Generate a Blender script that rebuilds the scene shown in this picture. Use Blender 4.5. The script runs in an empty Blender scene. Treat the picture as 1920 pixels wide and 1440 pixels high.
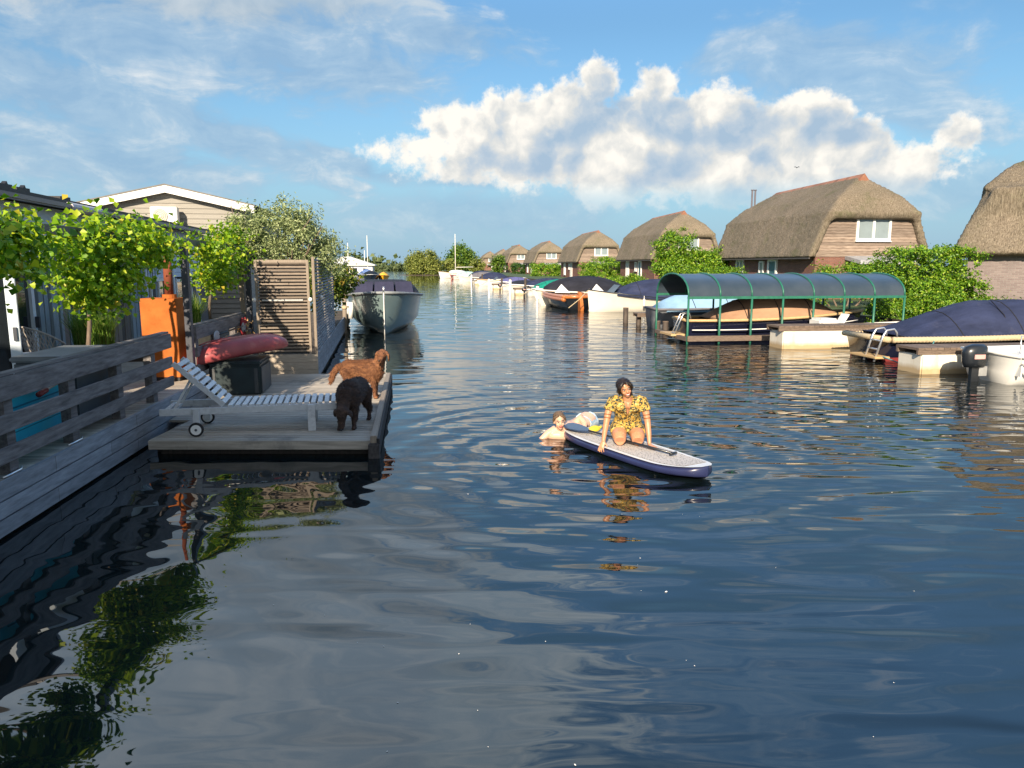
import bpy, math, random
import numpy as np
from mathutils import Vector, Matrix, Euler
S = bpy.context.scene
C = S.collection
R = math.radians
rnd = random.Random(7)

# ------------------------------------------------------------------ camera
F = 1397.0; CH = 2.4; PITCH = math.atan(223 / F)      # focal length in pixels of a 1920 px frame, camera height, downward pitch
cam = bpy.data.objects.new('camera', bpy.data.cameras.new('camera')); C.objects.link(cam)
cam.location = (0, 0, CH); cam.rotation_euler = (R(90) - PITCH, 0, 0)
cam.data.sensor_width = 36; cam.data.lens = F / 1920 * 36; cam.data.clip_end = 6000; cam.data.clip_start = .05
S.camera = cam
def ray(px, py):
    x = (px - 960) / F; y = (py - 720) / F
    return (x, math.cos(PITCH) - y * math.sin(PITCH), -math.sin(PITCH) - y * math.cos(PITCH))
def sky(px, py):                       # azimuth and elevation of a cloud
    r = Vector(ray(px, py)).normalized()
    return math.atan2(r.x, r.y), math.asin(r.z)

# ------------------------------------------------------------------ objects
def tag(o, label, cat, group=None, kind=None):
    if label: o['label'] = label
    if cat: o['category'] = cat
    if group: o['group'] = group
    if kind: o['kind'] = kind
    return o
def thing(name, label, cat, loc=(0, 0, 0), rz=0, group=None):
    o = bpy.data.objects.new(name, None); C.objects.link(o); o.empty_display_size = .2
    o.location = loc; o.rotation_euler = (0, 0, rz)
    return tag(o, label, cat, group)
def copy_tree(o, parent=None):
    c = o.copy(); C.objects.link(c)
    if parent: c.parent = parent
    for ch in list(o.children): copy_tree(ch, c)
    return c
def structure(o): o['kind'] = 'structure'; return o

class MB:
    def __init__(s): s.v = []; s.f = []
    def add(s, v, f):
        n = len(s.v); s.v += [tuple(p) for p in v]; s.f += [tuple(i + n for i in q) for q in f]; return s
    def box(s, x0, x1, y0, y1, z0, z1, M=None):
        v = [Vector((x, y, z)) for z in (z0, z1) for y in (y0, y1) for x in (x0, x1)]
        if M is not None: v = [M @ p for p in v]
        return s.add(v, [(0, 2, 3, 1), (4, 5, 7, 6), (0, 1, 5, 4), (2, 6, 7, 3), (0, 4, 6, 2), (1, 3, 7, 5)])
    def bar(s, p, q, w, h, up=(0, 0, 1)):      # w sideways, h along up
        p = Vector(p); q = Vector(q); t = (q - p).normalized(); a = t.cross(Vector(up))
        if a.length < 1e-4: a = t.cross(Vector((1, 0, 0)))
        a.normalize(); b = a.cross(t); v = []
        for o in (p, q):
            for i, j in ((-1, -1), (1, -1), (1, 1), (-1, 1)): v.append(o + a * i * w / 2 + b * j * h / 2)
        return s.add(v, [(3, 2, 1, 0), (4, 5, 6, 7), (0, 1, 5, 4), (1, 2, 6, 5), (2, 3, 7, 6), (3, 0, 4, 7)])
    def loft(s, rings, cap=True, closed=True):
        n = len(rings[0]); v = [p for r in rings for p in r]; f = []
        for i in range(len(rings) - 1):
            for j in range(n if closed else n - 1):
                k = (j + 1) % n; f.append((i * n + j, i * n + k, (i + 1) * n + k, (i + 1) * n + j))
        if cap: f.append(tuple(range(n))[::-1]); f.append(tuple((len(rings) - 1) * n + j for j in range(n)))
        return s.add(v, f)
    def tube(s, pts, r, n=8, side=None, cap=True):   # r: number, list, or list of (across, along)
        pts = [Vector(p) for p in pts]
        if not isinstance(r, (list, tuple)): r = [r] * len(pts)
        rings = []; a = None
        for i, p in enumerate(pts):
            t = (pts[min(i + 1, len(pts) - 1)] - pts[max(i - 1, 0)]).normalized()
            if side is not None: a = Vector(side); a = (a - t * a.dot(t))
            elif a is None: a = t.cross(Vector((0, 0, 1))); a = t.cross(Vector((0, 1, 0))) if a.length < .05 else a
            else: a = a - t * a.dot(t)
            if a.length < 1e-5: a = t.orthogonal()
            a.normalize(); b = t.cross(a)
            ra, rb = r[i] if isinstance(r[i], (list, tuple)) else (r[i], r[i])
            rings.append([p + a * math.cos(2 * math.pi * k / n) * ra + b * math.sin(2 * math.pi * k / n) * rb for k in range(n)])
        return s.loft(rings, cap)
    def ell(s, c, r, n=12, m=8, rot=None):
        c = Vector(c); rings = []
        for i in range(m + 1):
            a = -math.pi / 2 + math.pi * i / m; a = max(min(a, 1.53), -1.53); ring = []
            for k in range(n):
                p = Vector((r[0] * math.cos(a) * math.cos(2 * math.pi * k / n), r[1] * math.cos(a) * math.sin(2 * math.pi * k / n), r[2] * math.sin(a)))
                if rot: p = Euler(rot).to_matrix() @ p
                ring.append(c + p)
            rings.append(ring)
        return s.loft(rings)
    def prism(s, prof, p0, d):             # planar outline (3-d points) pushed along d
        d = Vector(d); a = [Vector(p) + Vector(p0) for p in prof]; n = len(a)
        return s.add(a + [p + d for p in a], [tuple(range(n)), tuple(range(n, 2 * n))[::-1]] + [(i, i + n, (i + 1) % n + n, (i + 1) % n) for i in range(n)])
    def build(s, name, mat, parent=None, smooth=False, bevel=0, loc=None, rz=0):
        me = bpy.data.meshes.new(name); me.from_pydata([tuple(p) for p in s.v], [], s.f)
        import bmesh
        bm = bmesh.new(); bm.from_mesh(me); bmesh.ops.recalc_face_normals(bm, faces=bm.faces)
        if bevel:
            es = [e for e in bm.edges if len(e.link_faces) == 2 and e.calc_face_angle(0) > .5]
            bmesh.ops.bevel(bm, geom=es, offset=bevel, segments=2, affect='EDGES', clamp_overlap=True)
        bm.to_mesh(me); bm.free()
        if smooth: me.shade_smooth()
        me.materials.append(mat)
        o = bpy.data.objects.new(name, me); C.objects.link(o)
        if parent: o.parent = parent
        if loc: o.location = loc
        if rz: o.rotation_euler = (0, 0, rz)
        return o
    def blend(s, name, mat, parent=None, voxel=.01, smooth=6, cut=None, noise=0):   # union of overlapping pieces as one continuous skin
        o = s.build(name, mat, parent)
        m = o.modifiers.new('r', 'REMESH'); m.mode = 'VOXEL'; m.voxel_size = voxel
        if smooth: m = o.modifiers.new('s', 'SMOOTH'); m.factor = .5; m.iterations = smooth
        dg = bpy.context.evaluated_depsgraph_get()
        me = bpy.data.meshes.new_from_object(o.evaluated_get(dg)); o.modifiers.clear(); old = o.data; o.data = me; bpy.data.meshes.remove(old)
        me.name = name
        if cut:
            import bmesh
            bm = bmesh.new(); bm.from_mesh(me)
            bmesh.ops.delete(bm, geom=[f for f in bm.faces if cut(f.calc_center_median())], context='FACES'); bm.to_mesh(me); bm.free()
        me.materials.clear(); me.materials.append(mat); me.shade_smooth()
        return o

# ------------------------------------------------------------------ materials
def nt_new(name):
    m = bpy.data.materials.new(name); m.use_nodes = True; n = m.node_tree
    return m, n, n.nodes['Principled BSDF']
def ramp(n, fac, stops):
    r = n.nodes.new('ShaderNodeValToRGB'); e = r.color_ramp.elements
    while len(e) < len(stops): e.new(.5)
    for i, (p, c) in enumerate(stops): e[i].position = p; e[i].color = (*c[:3], 1)
    n.links.new(fac, r.inputs[0]); return r.outputs[0]
def noise(n, scale, stretch=(1, 1, 1), detail=5, rough=.6, coord='Object', dist=0):
    t = n.nodes.new('ShaderNodeTexCoord'); mp = n.nodes.new('ShaderNodeMapping'); mp.inputs['Scale'].default_value = stretch
    x = n.nodes.new('ShaderNodeTexNoise'); x.inputs['Scale'].default_value = scale; x.inputs['Detail'].default_value = detail
    x.inputs['Roughness'].default_value = rough; x.inputs['Distortion'].default_value = dist
    n.links.new(t.outputs[coord], mp.inputs[0]); n.links.new(mp.outputs[0], x.inputs[0]); return x.outputs[0]
def mixc(n, f, a, b, mode='MIX'):
    x = n.nodes.new('ShaderNodeMix'); x.data_type = 'RGBA'; x.blend_type = mode
    for s, k in ((f, 0), (a, 6), (b, 7)):
        if isinstance(s, (int, float)): x.inputs[k].default_value = s
        elif isinstance(s, (tuple, list)): x.inputs[k].default_value = (*s[:3], 1)
        else: n.links.new(s, x.inputs[k])
    return x.outputs[2]
def bump(n, b, h, dist=.01, strength=1):
    x = n.nodes.new('ShaderNodeBump'); x.inputs['Distance'].default_value = dist; x.inputs['Strength'].default_value = strength
    n.links.new(h, x.inputs['Height']); n.links.new(x.outputs[0], b.inputs['Normal'])
def mul(c, k): return tuple(min(max(v * k, 0), 1) for v in c)
MATS = {}
def M(name, col, rough=.6, var=.2, scale=5, stretch=(1, 1, 1), bmp=0, metal=0, island=0, col2=None, spec=.5, coat=0, dirt=None):
    if name in MATS: return MATS[name]
    m, n, b = nt_new(name)
    h = noise(n, scale, stretch)
    c = ramp(n, h, [(.3, mul(col, 1 - var)), (.7, col2 or mul(col, 1 + var))])
    if dirt: c = mixc(n, ramp(n, noise(n, dirt[1], (1, 1, 1), 6, .7), [(dirt[2], (0, 0, 0)), (dirt[2] + .14, (1, 1, 1))]), c, dirt[0])
    if island:
        g = n.nodes.new('ShaderNodeNewGeometry')
        c = mixc(n, 1.0, c, ramp(n, g.outputs['Random Per Island'], [(0, (1 - island,) * 3), (1, (1, 1, 1))]), 'MULTIPLY')
    n.links.new(c, b.inputs['Base Color'])
    b.inputs['Roughness'].default_value = rough; b.inputs['Metallic'].default_value = metal
    b.inputs['Specular IOR Level'].default_value = spec; b.inputs['Coat Weight'].default_value = coat
    if bmp: bump(n, b, h, bmp)
    MATS[name] = m; return m
def leafmat(name, stops, trans=.35, rough=.45):
    m, n, b = nt_new(name); g = n.nodes.new('ShaderNodeNewGeometry')
    c = ramp(n, g.outputs['Random Per Island'], stops)
    n.links.new(c, b.inputs['Base Color']); b.inputs['Roughness'].default_value = rough; b.inputs['Specular IOR Level'].default_value = .35
    t = n.nodes.new('ShaderNodeBsdfTranslucent'); mx = n.nodes.new('ShaderNodeMixShader'); mx.inputs[0].default_value = trans
    n.links.new(mixc(n, 1.0, c, (1.0, 1.15, .5), 'MULTIPLY'), t.inputs[0])
    n.links.new(b.outputs[0], mx.inputs[1]); n.links.new(t.outputs[0], mx.inputs[2])
    n.links.new(mx.outputs[0], n.nodes['Material Output'].inputs[0]); MATS[name] = m; return m
def brickmat(name, c1, c2, mortar, scale=1.0):
    m, n, b = nt_new(name); t = n.nodes.new('ShaderNodeTexCoord'); sp = n.nodes.new('ShaderNodeSeparateXYZ'); cb = n.nodes.new('ShaderNodeCombineXYZ')
    ad = n.nodes.new('ShaderNodeMath'); n.links.new(t.outputs['Object'], sp.inputs[0]); n.links.new(sp.outputs[0], ad.inputs[0]); n.links.new(sp.outputs[1], ad.inputs[1])
    n.links.new(ad.outputs[0], cb.inputs[0]); n.links.new(sp.outputs[2], cb.inputs[1])
    k = n.nodes.new('ShaderNodeTexBrick'); n.links.new(cb.outputs[0], k.inputs[0])
    k.inputs['Color1'].default_value = (*c1, 1); k.inputs['Color2'].default_value = (*c2, 1); k.inputs['Mortar'].default_value = (*mortar, 1)
    k.inputs['Scale'].default_value = scale; k.inputs['Brick Width'].default_value = .22; k.inputs['Row Height'].default_value = .068; k.inputs['Mortar Size'].default_value = .007
    c = mixc(n, .35, k.outputs[0], ramp(n, noise(n, 1.3, (1, 1, 1), 6), [(.3, (.5, .5, .5)), (.7, (1.15, 1.1, 1.05))]), 'MULTIPLY')
    n.links.new(c, b.inputs['Base Color']); b.inputs['Roughness'].default_value = .85; bump(n, b, k.outputs[1], -.006); MATS[name] = m; return m

# ------------------------------------------------------------------ foliage
def foliage(name, mat, blobs, n, size, parent=None, aspect=.6, clump=.16, seed=1, up=.35, shell=.55, fold=.25, nclump=None, box=False):
    """blobs: (centre, radii). Leaves gather in clumps spread through the volume, leaving gaps."""
    g = np.random.default_rng(seed); w = np.array([b[1][0] * b[1][1] + b[1][0] * b[1][2] + b[1][1] * b[1][2] for b in blobs]); w = w / w.sum()
    nc = nclump or max(12, n // 45)
    bi = g.choice(len(blobs), nc, p=w); ctr = np.array([b[0] for b in blobs], float)[bi]; rad = np.array([b[1] for b in blobs], float)[bi]
    if box:
        d = g.uniform(-1, 1, (nc, 3)); ax = g.integers(0, 3, nc); sg = g.choice([-1, 1], nc)
        m = g.random(nc) < .8; d[np.arange(nc)[m], ax[m]] = sg[m] * g.uniform(.85, 1.03, m.sum())
        cc = ctr + d * rad
        dirn = d / (np.linalg.norm(d, axis=1, keepdims=True) + 1e-6)
    else:
        d = g.normal(size=(nc, 3)); d /= np.linalg.norm(d, axis=1, keepdims=True)
        rr = shell + (1 - shell) * g.random(nc) ** .6; rr *= 1 + .12 * g.normal(size=nc)
        cc = ctr + d * rad * rr[:, None]; dirn = d
    ci = g.integers(0, nc, n); cr = clump * (.6 + .8 * g.random(nc))[ci]
    p = cc[ci] + g.normal(size=(n, 3)) * cr[:, None] * np.array([1, 1, .75])
    nr = dirn[ci] * .7 + g.normal(size=(n, 3)) * .6 + np.array([0, 0, up]); nr /= np.linalg.norm(nr, axis=1, keepdims=True)
    a = np.cross(nr, g.normal(size=(n, 3))); a /= np.linalg.norm(a, axis=1, keepdims=True); b = np.cross(nr, a)
    L = (size * (.6 + .8 * g.random(n)))[:, None]; W = L * aspect
    v = np.stack([p - a * L / 2, p + b * W / 2 + nr * L * fold - a * L * .08, p + a * L / 2, p - b * W / 2 + nr * L * fold - a * L * .08], 1).reshape(-1, 3)
    zmin = .02
    me = bpy.data.meshes.new(name); me.vertices.add(4 * n); me.vertices.foreach_set('co', v.ravel().astype(np.float32))
    tri = (np.arange(n)[:, None, None] * 4 + np.array([[0, 1, 2], [0, 2, 3]])[None]).reshape(-1)
    me.loops.add(len(tri)); me.loops.foreach_set('vertex_index', tri.astype(np.int32)); me.polygons.add(2 * n)
    me.polygons.foreach_set('loop_start', np.arange(0, 6 * n, 3, dtype=np.int32)); me.polygons.foreach_set('loop_total', np.full(2 * n, 3, np.int32))
    me.update(calc_edges=True); me.validate(); me.materials.append(mat)
    o = bpy.data.objects.new(name, me); C.objects.link(o)
    if parent: o.parent = parent
    return o
def blades(name, mat, n, r, h, parent, seed=1, z0=0, lean=.5, w=.012, ry=None):
    g = random.Random(seed); mb = MB()
    for i in range(n):
        a = g.uniform(0, 6.283); q = r * math.sqrt(g.random()); x, y = q * math.cos(a), (ry or r) / r * q * math.sin(a)
        b = g.uniform(0, 6.283); l = g.uniform(.1, lean); hh = h * g.uniform(.55, 1.05); cx, cy = math.cos(b), math.sin(b); sx, sy = -cy * w, cx * w
        pts = [(x + cx * l * hh * t * t, y + cy * l * hh * t * t, z0 + hh * (t - .25 * l * t ** 3), (1 - t ** 2)) for t in (0, .4, .75, 1)]
        v = []
        for (px, py, pz, k) in pts: v += [(px - sx * k, py - sy * k, pz), (px + sx * k, py + sy * k, pz)]
        mb.add(v, [(0, 1, 3, 2), (2, 3, 5, 4), (4, 5, 7, 6)])
    return mb.build(name, mat, parent)
def trunk(mb, p, q, r0, r1, seed=0, wob=.06, n=6):
    g = random.Random(seed); p = Vector(p); q = Vector(q); pts = []
    for i in range(n + 1):
        t = i / n; pts.append(p.lerp(q, t) + Vector((g.uniform(-wob, wob), g.uniform(-wob, wob), 0)) * (0 if i == 0 else 1))
    mb.tube(pts, [r0 + (r1 - r0) * i / n for i in range(n + 1)], 8)
    return pts[-1]
# ------------------------------------------------------------------ material set
GREYWOOD = M('weathered_boards', (.25, .265, .295), .75, .35, 4, (.45, 5, 5), .006, island=.3, col2=(.32, .34, .37))
GREYWOOD_Y = M('weathered_boards_lengthwise', (.25, .265, .295), .75, .35, 4, (5, .45, 5), .006, island=.3, col2=(.33, .35, .385))
DARKWOOD = M('dark_stained_timber', (.055, .05, .052), .7, .4, 4, (6, .6, 6), .005, island=.25, col2=(.11, .098, .095))
RAILWOOD = M('brown_grey_rail_timber', (.125, .11, .11), .7, .35, 4, (6, .5, 6), .006, island=.35, col2=(.25, .23, .225))
TANWOOD = M('sun_bleached_timber', (.28, .23, .18), .75, .25, 5, (12, 12, 1.5), .004, island=.25)
SLATWOOD = M('bleached_slats', (.25, .20, .155), .75, .25, 5, (1.5, 12, 12), .003, island=.3)
DECKWOOD = M('dock_boards', (.45, .40, .335), .8, .3, 4, (.5, 6, 6), .004, island=.36, dirt=((.25, .235, .205), 1.3, .54))
WHITEWOOD = M('grey_white_painted_wood', (.60, .62, .64), .6, .12, 6, (3, 3, 3), .001, island=.12, dirt=((.32, .33, .34), 5, .62))
STEEL = M('dark_grey_steel', (.06, .065, .08), .45, .15, 8)
BRIGHTSTEEL = M('stainless_tube', (.62, .63, .64), .3, .1, 8, metal=.8)
CORTEN = M('rusted_steel', (.43, .125, .03), .85, .22, 3, (1, 1, 1), .002, col2=(.52, .16, .04), spec=.1, dirt=((.36, .085, .02), 5, .6))
CORTEN_D = M('dark_rusted_steel', (.20, .05, .02), .85, .3, 4, (1, 1, 1), .002)
KAYAK = M('faded_red_plastic', (.33, .065, .068), .42, .2, 3, (1, 1, 1), .001, dirt=((.40, .14, .12), 2.2, .58))
BOXPLASTIC = M('dark_green_plastic', (.012, .024, .028), .45, .3, 4)
BOXSIDE = M('grey_green_plastic', (.05, .055, .06), .55, .25, 4)
TURQ = M('turquoise_foam', (.02, .52, .70), .4, .12, 3)
WIRE = M('pale_rattan', (.40, .36, .32), .7, .2, 20)
WHITEPAINT = M('white_paint', (.80, .79, .76), .5, .06, 3, dirt=((.62, .60, .55), 2, .64))
BLUEWHITE = M('shade_blue_white', (.60, .68, .76), .5, .06, 3)  # white with the blue of shade in its colour; pale blue on the float
def twotone():
    m, n, b = nt_new('grey_and_brown_cladding'); g = n.nodes.new('ShaderNodeNewGeometry')
    c = ramp(n, g.outputs['Random Per Island'], [(0, (.09, .08, .075)), (.2, (.20, .17, .155)), (.42, (.30, .255, .23)), (.5, (.25, .32, .38)), (.75, (.18, .25, .30)), (1, (.34, .43, .51))])
    c = mixc(n, .6, c, ramp(n, noise(n, 4, (12, 12, 1)), [(.3, (.6, .6, .6)), (.7, (1.15, 1.15, 1.15))]), 'MULTIPLY'); n.links.new(c, b.inputs['Base Color']); b.inputs['Roughness'].default_value = .75; return m
TWOTONE = twotone()
GREYBLUE = M('grey_blue_cladding', (.17, .215, .25), .7, .2, 4, (10, 10, 1), .002, island=.35)
BROWNBOARD = M('brown_grey_cladding', (.15, .125, .115), .75, .3, 4, (12, 12, 1), .003, island=.4)
PALEBLUEWALL = M('pale_blue_wall', (.58, .66, .76), .7, .08, 2)
CLAPBOARD = M('grey_taupe_clapboard', (.28, .265, .235), .7, .1, 4, (1, 1, 8), .002, island=.1)
ROOFBLACK = M('black_roofing', (.02, .02, .022), .6, .3, 5)
GUTTER = M('grey_plum_gutter', (.13, .12, .14), .4, .2, 4)
GLASS = M('dark_window_glass', (.012, .016, .02), .05, .3, 2, spec=.8)
PALEGLASS = M('window_with_white_blind', (.22, .27, .29), .12, .08, 2, spec=.8)
def thatchmat():
    m, n, b = nt_new('thatch')
    h = noise(n, 7, (3.2, 3.2, .5), 8, .72); h2 = noise(n, .55, (1, 1, .6), 5, .6); h3 = noise(n, 30, (2.2, 2.2, .3), 3, .6)
    c = ramp(n, h, [(.30, (.08, .067, .052)), (.5, (.22, .186, .146)), (.74, (.40, .35, .28))])
    c = mixc(n, .55, c, ramp(n, h2, [(.3, (.62, .64, .56)), (.72, (1.25, 1.17, 1.08))]), 'MULTIPLY')
    c = mixc(n, .5, c, ramp(n, h3, [(.3, (.5, .5, .5)), (.7, (1.3, 1.3, 1.3))]), 'MULTIPLY')
    c = mixc(n, ramp(n, noise(n, .8, (1, 1, 1.4), 6, .7), [(.54, (0, 0, 0)), (.68, (.55, .55, .55))]), c, (.115, .12, .06))      # moss
    n.links.new(c, b.inputs['Base Color']); b.inputs['Roughness'].default_value = .95; b.inputs['Specular IOR Level'].default_value = .1
    bump(n, b, h, .07); return m
THATCH = thatchmat()
RIDGETILE = M('orange_ridge_tile', (.34, .13, .075), .8, .25, 3, (1, 1, 1), .004, island=.45, col2=(.42, .21, .13))
GABLEBOARD = M('reddish_gable_boards', (.235, .165, .125), .8, .35, 3, (.6, .6, 9), .004, island=.42, col2=(.40, .32, .26))
BRICK = brickmat('red_brown_brick', (.24, .095, .062), (.17, .062, .045), (.22, .19, .17))
BRICKGREY = brickmat('grey_purple_brick', (.25, .205, .20), (.19, .15, .15), (.30, .28, .27))
NAVYCANVAS = M('navy_canvas', (.026, .034, .075), .8, .3, 2.2, (.6, 1.6, 1), .05, spec=.2, dirt=((.045, .052, .095), 1.2, .55))
BLACKCANVAS = M('black_canvas', (.018, .019, .028), .75, .3, 2.5, (.6, 1.6, 1), .04, spec=.25)
GREENCANVAS = M('teal_canvas', (.01, .22, .16), .75, .3, 2.5, (1, 1, 1), .01, spec=.2)
TANCANVAS = M('tan_canvas', (.38, .225, .14), .8, .15, 2, (.6, 1.6, 1), .03, spec=.2)
BLUECANVAS = M('light_blue_canvas', (.24, .40, .56), .7, .15, 2, (1, 1, 1), .01)
GREYCANVAS = M('grey_canvas', (.13, .125, .14), .8, .2, 2, (1, 1, 1), .01)
CREAMHULL = M('cream_gelcoat', (.70, .66, .57), .3, .06, 2, coat=.3, dirt=((.66, .58, .42), 1.5, .64))
WHITEHULL = M('white_gelcoat', (.70, .70, .67), .3, .05, 2, coat=.3, dirt=((.68, .64, .52), 2, .66))
NAVYHULL = M('navy_gelcoat', (.010, .012, .03), .2, .2, 2, coat=.5)
GREYHULL = M('grey_green_gelcoat', (.17, .235, .235), .28, .08, 1.5, coat=.4, dirt=((.22, .27, .25), 1.4, .56))
REDBOTTOM = M('red_antifouling', (.16, .015, .015), .7, .3, 3)
VARNISH = M('varnished_wood', (.42, .125, .028), .28, .3, 3, (2, 9, 9), .001, coat=.5, col2=(.55, .20, .06))
TEAK = M('pale_teak', (.50, .345, .17), .6, .2, 4, (2, 14, 14))
ROPE = M('straw_rope', (.50, .40, .25), .9, .3, 40, (1, 1, 1), .006)
def floatmat():
    m, n, b = nt_new('stained_white_float'); t = n.nodes.new('ShaderNodeTexCoord'); sp = n.nodes.new('ShaderNodeSeparateXYZ'); n.links.new(t.outputs['Object'], sp.inputs[0])
    h = noise(n, 3.5, (1, 1, .5), 6, .7); a = n.nodes.new('ShaderNodeMath'); a.operation = 'MULTIPLY_ADD'; n.links.new(h, a.inputs[0]); a.inputs[1].default_value = -.16; n.links.new(sp.outputs[2], a.inputs[2])
    c = ramp(n, noise(n, 1.6), [(.3, (.62, .58, .48)), (.7, (.76, .72, .62))])
    c = mixc(n, ramp(n, a.outputs[0], [(.0, (.9, .9, .9)), (.12, (0, 0, 0))]), c, (.42, .30, .15))       # algae and rust line just above the water
    c = mixc(n, ramp(n, noise(n, 2.2, (1.6, 1.6, .35), 6, .7), [(.58, (0, 0, 0)), (.72, (.7, .7, .7))]), c, (.50, .40, .26)); n.links.new(c, b.inputs['Base Color']); b.inputs['Roughness'].default_value = .75; return m
CONCRETE = floatmat()
JETTYWOOD = M('brown_jetty_boards', (.17, .125, .095), .85, .35, 4, (2, 12, 12), .005, island=.35)
WETPOST = M('dark_wet_piling', (.06, .045, .035), .7, .4, 4, (6, 6, 1), .006)
GREENSTEEL = M('green_painted_steel', (.018, .13, .085), .45, .2, 8, dirt=((.06, .12, .09), 6, .62))
BLACKPLASTIC = M('black_engine_plastic', (.012, .015, .02), .3, .2, 4, coat=.3)
RUBBER = M('black_rubber', (.02, .02, .022), .8, .2, 8)
def polymat():
    m, n, b = nt_new('smoked_blue_polycarbonate')
    c = ramp(n, noise(n, 1.2, (1, 1, 1), 4), [(.3, (.028, .045, .065)), (.7, (.050, .068, .09))])
    n.links.new(c, b.inputs['Base Color']); b.inputs['Roughness'].default_value = .3
    b.inputs['Specular IOR Level'].default_value = .35; return m
POLY = polymat()
EARTH = M('dark_bank_soil', (.07, .055, .04), .95, .4, 2, (1, 1, 1), .03)
LAWN = M('bank_turf', (.05, .085, .025), .95, .4, 1.5, (1, 1, 1), .03)
BARK = M('grey_brown_bark', (.16, .12, .09), .9, .35, 9, (3, 3, .7), .012)
VINE = leafmat('grape_leaf', [(0, (.07, .18, .012)), (.35, (.19, .36, .016)), (.72, (.35, .50, .022)), (.95, (.48, .54, .03)), (1, (.55, .40, .05))], .38)
OLIVE = leafmat('olive_leaf', [(0, (.13, .18, .07)), (.5, (.27, .33, .14)), (1, (.45, .50, .27))], .2, .5)
HEDGE = leafmat('laurel_leaf', [(0, (.05, .13, .010)), (.45, (.12, .26, .015)), (.85, (.24, .39, .025)), (1, (.40, .48, .06))], .3, .35)
HEDGE_D = leafmat('dark_hedge_leaf', [(0, (.02, .06, .010)), (.6, (.05, .12, .015)), (1, (.10, .18, .025))], .25, .4)
TREEGRN = leafmat('willow_leaf', [(0, (.10, .14, .025)), (.5, (.20, .24, .05)), (1, (.33, .35, .09))], .3, .5)
TREEBRT = leafmat('bright_tree_leaf', [(0, (.04, .10, .012)), (.6, (.10, .20, .02)), (1, (.19, .27, .035))], .3, .5)
FARTREE = leafmat('distant_tree_leaf', [(0, (.07, .11, .045)), (1, (.16, .20, .08))], .25, .6)
GRASSB = leafmat('ornamental_grass', [(0, (.08, .17, .02)), (.6, (.19, .33, .05)), (1, (.38, .42, .12))], .35)
SHRUBY = leafmat('yellowing_shrub_leaf', [(0, (.03, .07, .012)), (.5, (.10, .16, .02)), (.85, (.24, .25, .03)), (1, (.42, .28, .05))], .35)
DRY = leafmat('dry_flower', [(0, (.45, .28, .14)), (1, (.65, .45, .25))], .2)
# ------------------------------------------------------------------ light: low evening sun from behind the camera's left shoulder
SUNV = Vector((-.18, -.98, .0)).normalized(); EL = R(26)
SUNDIR = Vector((SUNV.x * math.cos(EL), SUNV.y * math.cos(EL), math.sin(EL)))
sun = bpy.data.objects.new('sun', bpy.data.lights.new('sun', 'SUN')); C.objects.link(sun)
sun.data.energy = 5.0; sun.data.angle = R(.55); sun.data.color = (1.0, .84, .64)
sun.rotation_euler = SUNDIR.to_track_quat('Z', 'Y').to_euler()
S.view_settings.view_transform = 'Standard'; S.view_settings.look = 'None'; S.view_settings.gamma = 1; S.view_settings.exposure = 0.84

W = bpy.data.worlds.new('World'); S.world = W; W.use_nodes = True
n = W.node_tree; bg = n.nodes['Background']; bg.inputs[1].default_value = .071
st = n.nodes.new('ShaderNodeTexSky'); st.sky_type = 'NISHITA'; st.sun_disc = False; st.sun_elevation = EL
st.sun_rotation = math.atan2(SUNV.x, SUNV.y); st.air_density = 1.15; st.dust_density = .35; st.ozone_density = 2.5
def nd(t, **k):
    x = n.nodes.new(t)
    for a, b in k.items(): setattr(x, a, b)
    return x
def put(x, i, v):
    if isinstance(v, (int, float)): x.inputs[i].default_value = v
    elif isinstance(v, (tuple, list, Vector)): x.inputs[i].default_value = tuple(v)
    else: n.links.new(v, x.inputs[i])
def ma(op, a, b=0.0, c=None, clamp=False):
    x = nd('ShaderNodeMath', operation=op, use_clamp=clamp); put(x, 0, a); put(x, 1, b)
    if c is not None: put(x, 2, c)
    return x.outputs[0]
def vm(op, a, b=(0, 0, 0)):
    x = nd('ShaderNodeVectorMath', operation=op); put(x, 0, a); put(x, 1, b); return x.outputs['Value' if op in ('LENGTH', 'DOT_PRODUCT') else 'Vector']
def smooth(v, a, b):
    x = nd('ShaderNodeMapRange', interpolation_type='SMOOTHSTEP'); put(x, 0, v); put(x, 1, a); put(x, 2, b); put(x, 3, 0.0); put(x, 4, 1.0); return x.outputs[0]
def fbm(vec, scale, detail=7, rough=.58, dist=0.0):
    x = nd('ShaderNodeTexNoise'); put(x, 'Vector', vec); put(x, 'Scale', scale); put(x, 'Detail', detail); put(x, 'Roughness', rough); put(x, 'Distortion', dist); return x.outputs[0]
tc = nd('ShaderNodeTexCoord'); sx = nd('ShaderNodeSeparateXYZ'); n.links.new(tc.outputs['Generated'], sx.inputs[0])
az = ma('ARCTAN2', sx.outputs[0], sx.outputs[1]); el = ma('ARCSINE', sx.outputs[2])
cv = nd('ShaderNodeCombineXYZ'); put(cv, 0, az); put(cv, 1, el); P2 = cv.outputs[0]
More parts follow.
